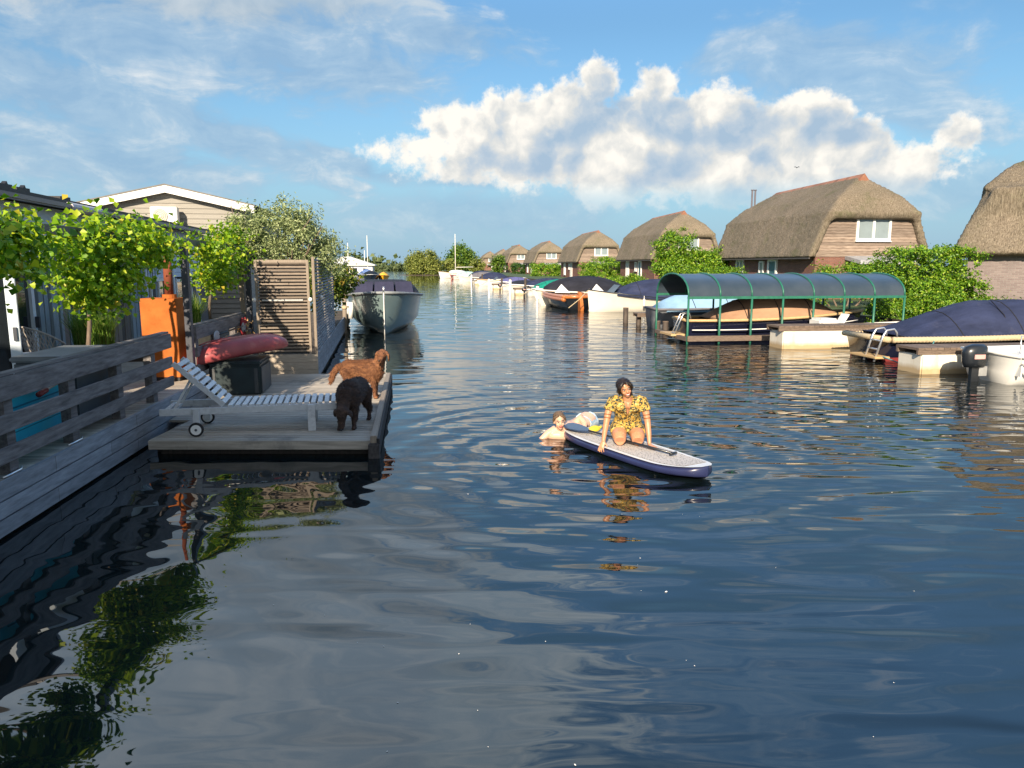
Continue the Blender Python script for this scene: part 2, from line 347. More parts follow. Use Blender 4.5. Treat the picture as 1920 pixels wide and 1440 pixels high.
# wobble of the outlines
xw = nd('ShaderNodeTexNoise'); put(xw, 'Vector', P2); put(xw, 'Scale', 9.0); put(xw, 'Detail', 3.0)
wob = vm('SUBTRACT', xw.outputs['Color'], (.5, .5, .5))
PW = vm('ADD', P2, vm('MULTIPLY', wob, (.055, .035, 0)))
def field(items, vec, even=False):
    out = None
    for it in items:
        (px, py, rx, ry), rot = it[:4], (it[4] if len(it) > 4 else 0)
        a, e = sky(px, py); mp = nd('ShaderNodeMapping', vector_type='TEXTURE'); put(mp, 0, vec)
        mp.inputs['Location'].default_value = (a, e, 0); mp.inputs['Rotation'].default_value = (0, 0, R(rot)); mp.inputs['Scale'].default_value = (rx / F, ry / F, 1)
        q = ma('SUBTRACT', 1.0, vm('LENGTH', mp.outputs[0]))
        if even: q = ma('MINIMUM', ma('MULTIPLY', q, ry / 48.0), .9)
        out = q if out is None else ma('SMOOTH_MAX', out, q, .12)
    return out
# -- the cumulus bank
CUM = [(1128, 160, 46, 50), (1228, 158, 42, 34), (1318, 192, 44, 28), (1075, 205, 80, 60), (960, 240, 95, 58), (835, 235, 75, 48), (790, 278, 85, 36), (1150, 262, 160, 90),
       (1330, 275, 160, 85), (1480, 270, 120, 85), (1590, 300, 90, 70), (1230, 330, 210, 52), (1420, 345, 190, 52), (1570, 340, 130, 48), (960, 305, 150, 46), (1790, 258, 40, 36), (1745, 292, 70, 26),
       (880, 330, 110, 22, -12), (1110, 352, 60, 10), (1180, 205, 100, 48), (1265, 222, 90, 44), (1410, 240, 100, 46), (1690, 305, 80, 30), (900, 262, 90, 40)]
def vor(vec, scale):
    x = nd('ShaderNodeTexVoronoi', feature='F1'); put(x, 'Vector', vec); put(x, 'Scale', scale); return x.outputs['Distance']
def billow(vec):
    a = ma('SUBTRACT', 1.0, ma('MULTIPLY', vor(vec, 17.0), 1.2)); b = ma('SUBTRACT', 1.0, ma('MULTIPLY', vor(vec, 42.0), 1.2))
    return ma('ADD', ma('MULTIPLY', a, .17), ma('ADD', ma('MULTIPLY', b, .11), ma('MULTIPLY', fbm(vec, 8.5, 10, .60, .15), .95)))
fine = nd('ShaderNodeTexNoise'); put(fine, 'Vector', P2); put(fine, 'Scale', 38.0); put(fine, 'Detail', 5.0)
PB = vm('ADD', vm('ADD', P2, vm('MULTIPLY', wob, (.02, .02, 0))), vm('MULTIPLY', vm('SUBTRACT', fine.outputs['Color'], (.5, .5, .5)), (.022, .020, 0)))
b0 = billow(PB); b1 = billow(vm('ADD', PB, (-.014, .020, 0)))
fc = field(CUM, vm('ADD', P2, vm('MULTIPLY', wob, (.03, .02, 0))), True)
dens = ma('ADD', ma('ADD', fc, .16), ma('ADD', ma('MULTIPLY', ma('SUBTRACT', b0, .585), 2.3), ma('MULTIPLY', ma('SUBTRACT', fbm(P2, 60.0, 6, .65), .5), .95)))
ca = ma('MULTIPLY', smooth(dens, -.02, .42), ma('ADD', .35, ma('MULTIPLY', smooth(el, sky(960, 385)[1], sky(960, 335)[1]), .65)))
big_ = fbm(vm('ADD', P2, (3.1, 1.7, 0)), 5.5, 5, .55)
lit = ma('ADD', ma('MULTIPLY', ma('SUBTRACT', b0, b1), 2.6), ma('ADD', .65, ma('MULTIPLY', ma('SUBTRACT', big_, .5), 1.7)))
edge = smooth(dens, .75, .10)                       # thin sunlit rims
dark = field([(1180, 215, 150, 48), (920, 300, 110, 38), (1370, 235, 150, 40), (1260, 310, 90, 34), (1560, 250, 90, 30), (1050, 290, 60, 60)], PW)
lit = ma('SUBTRACT', lit, ma('MULTIPLY', smooth(ma('ADD', dark, ma('MULTIPLY', ma('SUBTRACT', b0, .585), 1.2)), -.1, .6), .34))
lit = ma('ADD', lit, ma('MULTIPLY', edge, .34))
low = smooth(el, sky(960, 400)[1], sky(960, 200)[1])
lit = ma('MULTIPLY', lit, ma('ADD', .80, ma('MULTIPLY', low, .30)), clamp=True)
ccol = ramp(n, lit, [(.05, (3.2, 4.3, 5.5)), (.36, (4.4, 5.1, 5.8)), (.60, (6.0, 6.1, 6.0)), (.95, (8.4, 8.0, 7.3))])
# -- thin veils
V1 = [(560, 90, 330, 120, -8), (760, 40, 270, 62, -14), (240, 70, 300, 95, -6), (700, 135, 150, 60)]
V2 = [(120, 170, 330, 100, -20), (420, 250, 330, 55, -20), (640, 305, 190, 26, -14), (20, 300, 120, 26, -14), (200, 290, 330, 80, -8)]
V3 = [(1560, 130, 300, 95, -6), (1700, 190, 210, 60, -22), (1400, 90, 150, 36, 8)]
V4 = [(1040, 415, 85, 22, -20), (900, 400, 420, 60), (1800, 350, 260, 70, -6), (860, 345, 150, 22)]
V6 = [(1500, -420, 500, 200, -10), (1750, -120, 420, 120, -14), (1250, -900, 500, 200)]  # unseen veils added high at right to vary the water's reflection
V5 = [(560, -560, 640, 330), (120, -300, 640, 220), (350, -120, 520, 120)]                      # overhead, seen only in the water
stv = nd('ShaderNodeMapping'); put(stv, 0, PW); stv.inputs['Rotation'].default_value = (0, 0, R(16)); stv.inputs['Scale'].default_value = (1, 2.6, 1)
s1 = fbm(stv.outputs[0], 8.0, 9, .62, .4); s2 = fbm(PW, 22.0, 7, .6)
def veil(items, k, lo, hi, m): return ma('MULTIPLY', smooth(ma('ADD', field(items, PW), ma('ADD', ma('MULTIPLY', ma('SUBTRACT', s1, .5), k), ma('MULTIPLY', ma('SUBTRACT', s2, .5), k * .35))), lo, hi), m)
va = ma('MAXIMUM', ma('MAXIMUM', veil(V1, 1.9, .0, .6, .76), veil(V2, 2.1, .02, .65, .76)), ma('MAXIMUM', veil(V3, 1.7, .0, .6, .68), ma('MAXIMUM', veil(V4, 1.6, .1, .7, .5), veil(V6, 2.4, .1, .9, .26))))
vl = ma('ADD', ma('MULTIPLY', ma('SUBTRACT', s1, .5), 2.2), ma('ADD', .42, ma('MULTIPLY', ma('SUBTRACT', s2, .5), .8)), clamp=True)
vcol = ramp(n, vl, [(.2, (2.5, 3.8, 5.3)), (.5, (3.3, 4.5, 5.7)), (.72, (4.9, 5.6, 6.2)), (.95, (7.2, 7.2, 7.0))])
base = mixc(n, 1.0, st.outputs[0], (.68, .90, 1.0), 'MULTIPLY')
hz = ma('MULTIPLY', smooth(el, R(15), R(-1)), .86)
base = mixc(n, hz, base, (2.25, 3.75, 5.45))                                              # pale blue band tinted into the sky over the horizon
back = ma('MULTIPLY', smooth(sx.outputs[1], .15, -.55), smooth(el, R(-2), R(14)))              # unseen bright cloud added behind the viewer to fill the shade
base = mixc(n, ma('MULTIPLY', back, ma('ADD', .45, ma('MULTIPLY', s1, .5))), base, (6.0, 6.1, 6.3))
c1 = mixc(n, va, base, vcol); c1 = mixc(n, veil(V5, .9, .0, .28, .92), c1, ramp(n, vl, [(.2, (3.1, 4.0, 4.9)), (.9, (4.7, 5.3, 5.8))])); c2 = mixc(n, ca, c1, ccol); gain = ma('ADD', 1.0, ma('MULTIPLY', ma('MULTIPLY', smooth(el, R(16), R(33)), smooth(sx.outputs[1], -.3, .35)), 2.1))                          # unseen sky high in front is boosted to brighten its reflection
n.links.new(mixc(n, 1.0, c2, gain, 'MULTIPLY'), bg.inputs[0])
W.cycles.sampling_method = 'MANUAL'; W.cycles.sample_map_resolution = 512

# ------------------------------------------------------------------ water
m, n2, b = nt_new('canal_water')
b.inputs['Base Color'].default_value = (.0045, .0085, .0095, 1); b.inputs['Roughness'].default_value = .015; b.inputs['IOR'].default_value = 1.56; b.inputs['Specular IOR Level'].default_value = .5
n = n2
tc = nd('ShaderNodeTexCoord'); G = tc.outputs['Object']; sx = nd('ShaderNodeSeparateXYZ'); n.links.new(G, sx.inputs[0])
def wn(scale, stretch, rot, detail, rough=.5, dist=0.0):
    mp = nd('ShaderNodeMapping'); put(mp, 0, G); mp.inputs['Rotation'].default_value = (0, 0, R(rot)); mp.inputs['Scale'].default_value = stretch
    return fbm(mp.outputs[0], scale, detail, rough, dist)
calm = smooth(ma('ADD', sx.outputs[0], ma('MULTIPLY', ma('SUBTRACT', sx.outputs[1], 4.0), -.05)), -2.4, .9)     # sheltered by the terrace on the left
far = smooth(sx.outputs[1], 4.0, 14.0)
big = ma('MULTIPLY', ma('SUBTRACT', wn(.75, (1, 1.3, 1), 12, .8, .4, .5), .5), .050)
mid = ma('MULTIPLY', ma('SUBTRACT', wn(1.35, (.5, 1.9, 1), -9, 1.0, .4, .4), .5), .036)
rip = ma('MULTIPLY', ma('SUBTRACT', wn(3.3, (.42, 1.7, 1), 7, 1.3, .42, .4), .5), ma('MULTIPLY', .020, ma('MULTIPLY', calm, ma('ADD', .10, ma('MULTIPLY', far, .95)))))
patch = ma('ADD', .45, ma('MULTIPLY', wn(.12, (1, 1, 1), 0, 2), 1.1))
def rings(cx, cy, k, amp, r0, fall):
    d = vm('LENGTH', vm('SUBTRACT', G, (cx, cy, 0))); d = ma('ADD', d, ma('MULTIPLY', ma('SUBTRACT', wn(.9, (1, 1, 1), 0, 2), .5), .5))
    return ma('MULTIPLY', ma('SINE', ma('MULTIPLY', d, k)), ma('MULTIPLY', amp, ma('POWER', 2.718, ma('MULTIPLY', ma('MAXIMUM', ma('SUBTRACT', d, r0), 0.0), -1.0 / fall))))
ring = ma('ADD', rings(1.55, 9.0, 11.0, .0075, .9, 3.4), rings(.75, 10.2, 15.0, .0045, .5, 1.8))
h = ma('ADD', ma('ADD', ma('MULTIPLY', big, ma('ADD', .55, ma('MULTIPLY', calm, .3))), ma('MULTIPLY', mid, ma('ADD', .22, ma('MULTIPLY', calm, .55)))), ma('ADD', ma('MULTIPLY', rip, patch), ring))
bump(n, b, h, 1.0)
mb = MB(); mb.add([(-3000, -200, 0), (3000, -200, 0), (3000, 5000, 0), (-3000, 5000, 0)], [(0, 1, 2, 3)])
structure(mb.build('water', m))

# ------------------------------------------------------------------ land
def slab(name, pts, z0, z1, mat):
    mb = MB(); mb.prism([(x, y, z0) for x, y in pts], (0, 0, 0), (0, 0, z1 - z0)); return structure(mb.build(name, mat))
def EL_(Y): return -3.80 - .110 * Y                 # terrace edge, left
def SC_(Y): return -4.02 - .172 * (Y - 15.33)       # screen plinth edge, left
def BK_(Y): return 13.0 - .135 * (Y - 23.5)         # quay line, right
slab('right_bank', [(BK_(-20), -20), (BK_(330), 330), (1500, 330), (1500, -20)], -1, .55, LAWN)
slab('left_bank', [(-12, -20), (-1500, -20), (-1500, 330), (-62, 330), (-13.5, 45), (-11.2, 31)], -1, .3, LAWN)
slab('far_bank', [(-1500, 420), (1500, 420), (1500, 2500), (-1500, 2500)], -1, .8, LAWN)
mb = MB()                                            # timber sheet piling along the right quay
for i in range(130):
    y0 = 8 + i * 2.0; p = Vector((BK_(y0) - .03, y0, .2)); q = Vector((BK_(y0 + 1.98) - .03, y0 + 1.98, .2)); mb.bar(p, q, .08, .85)
structure(mb.build('quay_edge', WETPOST))
# ================================================================== LEFT: terrace with railing
def along(f, y0, y1, step):
    y = y0
    while y < y1 - 1e-6: yield y, min(y + step, y1); y += step
TZ = .5
t = thing('wooden_terrace', 'long grey wooden terrace with plank fascia above the dark water at left', 'deck', (EL_(9), 9, 0))
def loc(x, y, z): return (x - EL_(9), y - 9, z)
mb = MB()
for k, (z0, z1) in enumerate(((.345, .5), (.188, .330), (.03, .173))):
    for (a, b_) in ((.8, 3.7), (3.7, 7.3), (7.3, 9.4), (9.4, 12.4)) if k != 1 else ((.8, 2), (2, 5.9), (5.9, 8.6), (8.6, 12.4)):
        mb.bar(loc(EL_(a) - .022, a + .004, (z0 + z1) / 2), loc(EL_(b_) - .022, b_ - .004, (z0 + z1) / 2), .045, z1 - z0)
o = mb.build('fascia_boards', GREYWOOD_Y, t)
mb = MB()
for i in range(136):                                  # boards run from the house to the water
    y = .8 + i * .145
    if y > 16.4: break
    x1 = EL_(y + .07) - .06; mb.box(x1 - 4.2 - EL_(9), x1 - EL_(9), y - 9, y + .138 - 9, .455, .492)
mb.build('deck_boards', DECKWOOD, t)
mb = MB(); mb.prism([loc(EL_(.8) - .06, .8, -.5), loc(EL_(16.4) - .06, 16.4, -.5), loc(EL_(16.4) - 4.2, 16.4, -.5), loc(EL_(.8) - 4.2, .8, -.5)], (0, 0, 0), (0, 0, .94)); mb.build('floating_base', EARTH, t)

def railing(name, label, y_posts, rails, ymin, ymax, sec=(.09, .12)):
    yc = y_posts[len(y_posts) // 2]; xo = EL_(yc) - .14
    t = thing(name, label, 'railing', (xo, yc, TZ))
    for y in y_posts:
        mb = MB(); x = EL_(y) - .14 - xo; mb.box(x - .055, x + .055, y - yc - .06, y - yc + .06, -.005, .80); mb.build('post', RAILWOOD, t)
    for i, (z0, z1, w) in enumerate(rails):
        mb = MB(); d = .14 - w
        mb.bar((EL_(ymin) - .14 - xo + d, ymin - yc, (z0 + z1) / 2 - TZ), (EL_(ymax) - .14 - xo + d, ymax - yc, (z0 + z1) / 2 - TZ), .045, z1 - z0)
        mb.build('rail', RAILWOOD, t, bevel=.006)
    mb = MB(); mb.bar((EL_(ymin) - .14 - xo + .02, ymin - yc, rails[0][1] - TZ + .018), (EL_(ymax) - .14 - xo + .02, ymax - yc, rails[0][1] - TZ + .016), .10, .028); mb.build('cap_board', RAILWOOD, t, bevel=.005)
    return t
r1 = railing('timber_railing', 'brown grey three rail timber railing along the terrace edge, nearest at left', [4.0, 5.35, 6.72, 7.95, 9.2, 10.35], [(1.19, 1.40, .06), (.90, 1.06, .06), (.63, .77, .06)], 2.5, 11.0)
for y in (6.72, 7.95, 9.2):                          # pale galvanised brackets where rails meet posts
    mb = MB(); x = EL_(y) - .14 - r1.location.x
    mb.box(x + .056, x + .075, y - r1.location.y - .09, y - r1.location.y + .09, .20, .225); mb.ell((x + .075, y - r1.location.y + .05, .24), (.02, .035, .02), 8, 5); mb.build('bracket', BRIGHTSTEEL, r1)
for y in (6.72, 7.95):
    mb = MB(); x = EL_(y) - .14 - r1.location.x; yy = y - r1.location.y
    mb.tube([(x + .09, yy - .22, .005), (x + .1, yy - .12, .012), (x + .1, yy + .02, .02), (x + .075, yy + .07, .03)], .011, 6); mb.build('cleat', BRIGHTSTEEL, r1, True)
r2 = railing('timber_railing', 'dark timber railing behind the red kayak and between steel post and slatted screen', [12.35, 13.6, 14.9, 15.95], [(1.19, 1.40, .06), (.90, 1.06, .06), (.63, .77, .06)], 12.2, 16.0)

# turquoise board and chest behind the railing
t = thing('paddle_board', 'turquoise board standing on edge behind the near terrace railing', 'board', (EL_(7.6) - .40, 7.6, TZ), math.atan(.115) + .03)
mb = MB(); prof = []
for i in range(41):
    a = -1 + 2 * i / 40; prof.append((a * 1.45, .36 * (1 - abs(a) ** 5) ** .5))
pts = [(0, x, .37 + z) for x, z in prof] + [(0, x, .37 - z) for x, z in prof[::-1][1:-1]]
mb.prism(pts, (-.06, 0, 0), (.12, 0, 0)); mb.build('hull', TURQ, t, bevel=.03)
mb = MB(); mb.box(.062, .068, -1.0, 1.0, .50, .515); mb.box(.062, .068, -.6, .9, .26, .27); mb.build('stripe', M('dark_teal_stripe', (.01, .2, .3)), t)
t = thing('storage_chest', 'dark grey lidded storage chest behind the terrace railing', 'chest', (EL_(9.05) - .62, 9.05, TZ), math.atan(.115))
CHEST = M('slate_grey_plastic', (.085, .10, .112), .55, .15, 3)
mb = MB(); mb.box(-.33, .33, -.62, .62, .02, .80); mb.build('body', CHEST, t, bevel=.02)
mb = MB(); mb.box(-.36, .36, -.65, .65, .803, .87); mb.build('lid', M('lid_grey_plastic', (.16, .175, .185), .5), t, bevel=.02)
t = thing('garden_tool', 'red and black handled tool hooked under the top rail', 'tool', (EL_(7.75) - .2, 7.75, TZ + .60), math.atan(.115))
mb = MB(); mb.tube([(0, -.28, -.005), (0, -.12, .02)], .03, 8); mb.build('grip', M('dull_red_plastic', (.22, .03, .03), .5), t, True)
mb = MB(); mb.tube([(0, -.13, .02), (0, .3, .07)], .014, 8); mb.build('shaft', M('pale_handle', (.5, .45, .42), .5), t, True)

# rattan armchair, white table, planters
t = thing('wicker_armchair', 'pale open weave wicker armchair on the terrace beside white round table', 'armchair', (-6.75, 10.85, TZ), R(150))
mb = MB()
def shell(u, v):      # u around the back -1..1, v 0 seat edge ..1 top
    a = u * 1.45; r = .30 + .10 * v; h = .42 + v * (.62 - .26 * abs(u) ** 2.2)
    return (r * math.sin(a) * 1.0, r * math.cos(a) * (1 + .15 * v) - .05, h)
for i in range(-12, 12):
    for sgn in (1, -1):
        pts = [shell(max(-1, min(1, (i + sgn * k * .5) / 12)), k / 8) for k in range(9)]; mb.tube(pts, .006, 4)
mb.build('woven_back', WIRE, t)
mb = MB(); mb.tube([shell(-1 + i / 12, 1) for i in range(25)], .014, 6); mb.tube([shell(-1 + i / 12, 0) for i in range(25)], .012, 6); mb.build('rim', WIRE, t, True)
mb = MB()
for i in range(9): x = -.26 + i * .065; mb.tube([(x, -.34, .43), (x, .24, .40)], .009, 4); mb.tube([(-.28, -.32 + i * .065, .425), (.28, -.32 + i * .065, .425)], .009, 4)
mb.build('seat', WIRE, t)
for sx_ in (-1, 1):
    for sy_ in (-1, 1):
        mb = MB(); mb.tube([(sx_ * .24, sy_ * .22 - .05, .42), (sx_ * .30, sy_ * .28 - .05, 0)], .012, 6); mb.build('leg', WIRE, t, True)
t = thing('side_table', 'small white round metal table beside the wicker armchair', 'table', (-6.78, 10.25, TZ))
mb = MB(); mb.tube([(0, 0, .66), (0, 0, .68)], .29, 28); mb.build('tabletop', BLUEWHITE, t)
for a in (0, 2.1, 4.2): mb = MB(); mb.tube([(.1 * math.cos(a), .1 * math.sin(a), .658), (.22 * math.cos(a), .22 * math.sin(a), 0)], .011, 6); mb.build('leg', BLUEWHITE, t, True)
def planter(label, x, y, r, h, gh, n, mat, seed, box=False, name='grass_planter'):
    t = thing(name, label, 'planter', (x, y, TZ)); mb = MB()
    if box: mb.box(-r, r, -r * .7, r * .7, 0, h); mb.build('pot', mat, t, bevel=.015)
    else: mb.loft([[(rr * math.cos(2 * math.pi * k / 20), rr * math.sin(2 * math.pi * k / 20), z) for k in range(20)] for rr, z in ((r * .8, 0), (r, h * .5), (r * .92, h), (r * .82, h - .02))]); mb.build('pot', mat, t, True)
    blades('grass', GRASSB, n, r * .8, gh, t, seed, h - .03, .75, .007, r * .7 if box else None); return t
planter('bushy bright green grass in round brown pot behind the wicker armchair', -6.75, 12.0, .36, .62, .75, 900, CORTEN_D, 5)
planter('feathery green grass in a cream box planter behind the far railing', -6.65, 15.1, .42, .72, .72, 900, M('cream_planter', (.62, .56, .44), .8), 6, True)

# rusty garden fireplace
t = thing('garden_fireplace', 'orange rusted steel garden fireplace with tall chimney pipe', 'fireplace', (-5.80, 12.35, TZ))
mb = MB(); mb.box(-.29, .30, -.12, .33, .06, 1.36); mb.build('body', CORTEN, t, bevel=.008)
mb = MB(); mb.box(-.27, .28, -.10, .31, 0, .058); mb.build('plinth', ROOFBLACK, t)
mb = MB(); mb.tube([(.10, .12, 1.36), (.10, .12, 1.42)], .11, 16); mb.build('collar', CORTEN, t)
mb = MB(); mb.tube([(.10, .12, 1.42), (.10, .12, 2.05)], .068, 16); mb.build('chimney_pipe', CORTEN_D, t, True)
# pergola: posts and beams
t = thing('pergola', 'dark steel pergola with posts and thin beam carrying the grape vines', 'pergola', (EL_(12), 12, TZ))
for y in (3.2, 12.05, 16.2):
    mb = MB(); x = EL_(y) - .10 - EL_(12); mb.box(x - .05, x + .05, y - 12 - .05, y - 12 + .05, .0, 2.22); mb.build('post', STEEL, t, bevel=.006)
mb = MB(); mb.bar((EL_(2.5) - .20 - EL_(12), 2.5 - 12, 2.27), (EL_(16.5) - .20 - EL_(12), 16.5 - 12, 2.27), .08, .10); mb.build('beam', STEEL, t)
mb = MB()
for y in (3.2, 6, 9, 12.05, 14.2, 16.2):
    mb = MB(); mb.bar((EL_(y) - .245 - EL_(12), y - 12, 2.27), (EL_(y) - 2.3 - EL_(12), y - 12 - .2, 2.42), .05, .07); mb.build('cross_beam', STEEL, t)

# grape vines
def vine(label, y0, y1, blobs, n, base_y, seed, base_dx=-.3, tr=True):
    yc = (y0 + y1) / 2; t = thing('grape_vine', label, 'vine', (EL_(base_y) + base_dx, base_y, TZ), 0, 'grape vines on the pergola'); ox, oy = t.location.x, t.location.y
    foliage('foliage', VINE, [((EL_(y) - .2 + dx - ox, y - oy, z - .13 - TZ), r) for (y, dx, z, r) in blobs], int(n * 1.5), .072, t, .95, .15, seed, .5, .25, .22, int(n * 1.25) // 55)
    mb = MB(); p = trunk(mb, (0, 0, 0), (0, 0, 2.1), .035, .025, seed, .05)
    for y in np.linspace(y0, y1, 7): trunk(mb, p, (EL_(y) - .2 - ox, y - oy, 2.3), .018, .008, seed + int(y * 10), .08)
    mb.build('trunk', BARK, t, True)
vine('yellow green grape vine, leftmost, above the pale door frames', 5.4, 8.2, [(5.6, -.1, 2.70, (.35, .5, .22)), (6.6, -.05, 2.72, (.35, .5, .20)), (7.3, -.1, 2.68, (.35, .45, .18)), (7.2, -.1, 2.84, (.25, .3, .12))], 2500, 7.2, 11, -1.2)
vine('big yellow green grape vine above the orange fireplace', 8.5, 11.5, [(8.75, -.1, 2.72, (.30, .36, .22)), (9.6, 0, 2.82, (.36, .48, .26)), (10.4, 0, 2.82, (.36, .46, .28)), (11.0, 0, 2.74, (.32, .28, .26)), (8.95, -.1, 2.36, (.22, .26, .20)), (9.6, -.1, 2.34, (.24, .28, .20)), (9.2, -.15, 2.12, (.16, .20, .10)), (8.5, -.15, 2.16, (.12, .12, .07))], 3900, 10.4, 12, -.95)
vine('smaller grape vine hanging next to the silvery olive tree', 12.9, 16.0, [(13.3, 0, 2.78, (.26, .36, .18)), (14.2, 0, 2.78, (.32, .5, .24)), (15.3, 0, 3.0, (.34, .5, .34)), (14.2, -.05, 2.42, (.26, .4, .22)), (15.2, -.05, 2.5, (.3, .42, .26)), (14.6, -.1, 2.2, (.2, .28, .15))], 2000, 15.6, 13, -.75)

# ------------------------------------------------------------------ houseboat behind the terrace
HS = .179
def HX(Y): return -6.76 - HS * (Y - 9.84)            # eaves line
def houseboat():
    t = thing('houseboat', 'low houseboat with dark roof edge and vertical grey and brown boards behind the terrace', 'house', (HX(16), 16, 0))
    ox, oy = HX(16), 16; L = lambda y, d, z: (HX(y) + d - ox, y - oy, z); Y0, Y1 = 9.55, 24.0
    mb = MB(); g = random.Random(3); y = 11.6; mb2 = MB()
    while y < 19.0:
        w = g.choice((.10, .14, .17, .2)); k = g.choice((0, .02, .04))
        mb.bar(L(y, -.32 + k, 1.6), L(y + w, -.32 + k, 1.6), .05, 2.3); y += w + g.choice((.02, .05, .09))
    mb.build('board_cladding', TWOTONE, t)
    mb = MB(); mb.prism([L(Y0, -.42, .3), L(Y1, -.42, .3), L(Y1, -5.5, .3), L(Y0, -5.5, .3)], (0, 0, 0), (0, 0, 2.44)); mb.build('wall', BROWNBOARD, t)
    mb = MB(); mb.bar(L(Y0, -.30, 3.03), L(Y1, -.30, 3.03), .05, .56); mb.build('upper_wall_band', PALEBLUEWALL, t)
    mb = MB(); mb.bar(L(Y0, -.02, 3.345), L(Y1, -.02, 3.345), .10, .09); mb.build('gutter', GUTTER, t, bevel=.02)
    mb = MB(); mb.prism([L(Y0, -.08, 3.34), L(Y0, -5.6, 3.62), L(Y1, -5.6, 3.62), L(Y1, -.08, 3.34)], (0, 0, 0), (0, 0, .12)); mb.build('roof', ROOFBLACK, t)
    mb = MB()
    for y in (10.0, 10.55, 11.1, 12.6): mb = MB(); mb.bar(L(y, -.35, 3.50), L(y + .42, -.35, 3.51), .3, .05); mb.bar(L(y + .3, -.25, 3.50), L(y + .36, -.25, 3.54), .06, .09); mb.build('roof_clamp', ROOFBLACK, t)
    mb = MB(); mb.tube([L(12.5, -.02, 3.345), L(13.9, -.02, 3.345)], .075, 10); mb.build('pale_gutter_joint', M('pale_pvc', (.5, .46, .47), .5), t)
    # glazed doors near the left edge of the view
    for i, (a, b_) in enumerate(((9.75, 10.62), (10.72, 11.5))):
        d = MB(); d.bar(L(a, -.33, 1.58), L(b_, -.33, 1.58), .03, 2.1); pane = d.build('glazed_door', GLASS, t)
        f = MB()
        for y in (a + .05, b_ - .05): f.bar(L(y - .05, -.30, 1.58), L(y + .05, -.30, 1.58), .06, 2.14)
        for z in (.62, 2.58): f.bar(L(a, -.295, z), L(b_, -.295, z), .055, .13)
        o = f.build('door_frame', BLUEWHITE, t); o.parent = pane
        hm = MB(); hm.box(*(lambda q: (q[0] - .01, q[0] + .05, q[1] - .02, q[1] + .02, 1.45, 1.62))(L(b_ - .05, -.25, 0))); o = hm.build('handle', STEEL, t); o.parent = pane
    # window and pale panels between fireplace and olive
    for (a, b_, z0, z1) in ((17.4, 18.6, 1.1, 2.05), (19.6, 21.2, 1.0, 2.0)):
        d = MB(); d.bar(L(a, -.29, (z0 + z1) / 2), L(b_, -.29, (z0 + z1) / 2), .04, z1 - z0); w = d.build('window', GLASS, t)
        f = MB()
        for y in (a, (a + b_) / 2, b_): f.bar(L(y - .035, -.262, (z0 + z1) / 2), L(y + .035, -.262, (z0 + z1) / 2), .06, z1 - z0 + .12)
        for z in (z0, z1): f.bar(L(a, -.258, z), L(b_, -.258, z), .055, .07)
        o = f.build('frame', WHITEPAINT, t); o.parent = w
    mb = MB()
    for k in range(5): mb.bar(L(16.4, -.27, 2.15 + .12 * k), L(23.8, -.27, 2.15 + .12 * k), .03, .113)
    mb.build('pale_cladding', PALEBLUEWALL, t)
    for y in (16.9, 19.2, 21.8): mb = MB(); mb.bar(L(y, -.24, 1.4), L(y + .12, -.24, 1.4), .08, 1.9); mb.build('pale_post', BLUEWHITE, t)
houseboat()
# open white door leaf standing out from the wall, hiding part of the terrace
t = thing('open_door', 'open white framed glazed door leaf at left edge of the terrace', 'door', (-6.28, 9.5, TZ), R(205))
mb = MB()
for x in (.06, .84): mb.box(x - .06, x + .06, -.025, .025, .04, 2.12)
mb.box(.12, .78, -.022, .022, .04, .24); mb.box(.12, .78, -.022, .022, 2.02, 2.12); mb.build('frame', BLUEWHITE, t, bevel=.005)
mb = MB(); mb.box(.121, .779, -.006, .006, .24, 2.02); mb.build('glass_pane', GLASS, t)
mb = MB(); mb.box(.03, .07, .026, .05, .95, 1.12); mb.build('handle', STEEL, t)

# unseen building added outside the left of the view to shade terrace and dock
t = thing('shade_building', 'unseen dark boarded building added behind the viewer at left to cast shade', 'house', (-6.7, -4, 0))
mb = MB(); mb.box(-2.6, 3.9, -4.5, 4.4, -.4, 5.35); mb.build('wall', BROWNBOARD, t)
mb = MB(); mb.box(-2.8, 4.1, -4.7, 4.55, 5.353, 5.78); mb.build('roof', ROOFBLACK, t)
mb = MB(); mb.box(1.4, 2.3, 4.39, 4.43, .55, 2.6); mb.build('door', DARKWOOD, t)

# ------------------------------------------------------------------ floating dock
t = thing('floating_dock', 'low floating wooden dock with horizontal boards beside the terrace', 'dock', (-3.2, 12, 0))
def DL(y): return max(EL_(y) + .03 if y < 15.0 else EL_(15.0), -4.62 if y < 10.4 else -9) + 3.2
def DR(y): return -1.74 - .130 * (y - 9.0) + 3.2
mb = MB(); y = 9.27
while y < 15.0: mb.box(DL(y), DR(y), y - 12, y + .122 - 12, .165, .20); y += .136
mb.build('deck_boards', DECKWOOD, t)
mb = MB(); mb.bar((DL(9.1), 9.24 - 12, .140), (DR(9.1) - .02, 9.24 - 12, .140), .05, .115); mb.build('front_board', DECKWOOD, t, bevel=.006)
mb = MB(); mb.bar((DL(9.1) + .1, 9.36 - 12, .0), (DR(9.1) - .05, 9.36 - 12, .0), .05, .2); mb.build('floats', WETPOST, t)
mb = MB(); mb.prism([(DL(9.45), -2.55, -.3), (DR(9.45) - .1, -2.55, -.3), (DR(15) - .1, 3, -.3), (DL(15), 3, -.3)], (0, 0, 0), (0, 0, .455)); mb.build('underframe', WETPOST, t)
mb = MB(); mb.bar((DR(9.12) + .02, 9.12 - 12, .235), (DR(14.7) + .02, 14.7 - 12, .235), .085, .10); mb.build('edge_beam', TANWOOD, t, bevel=.01)
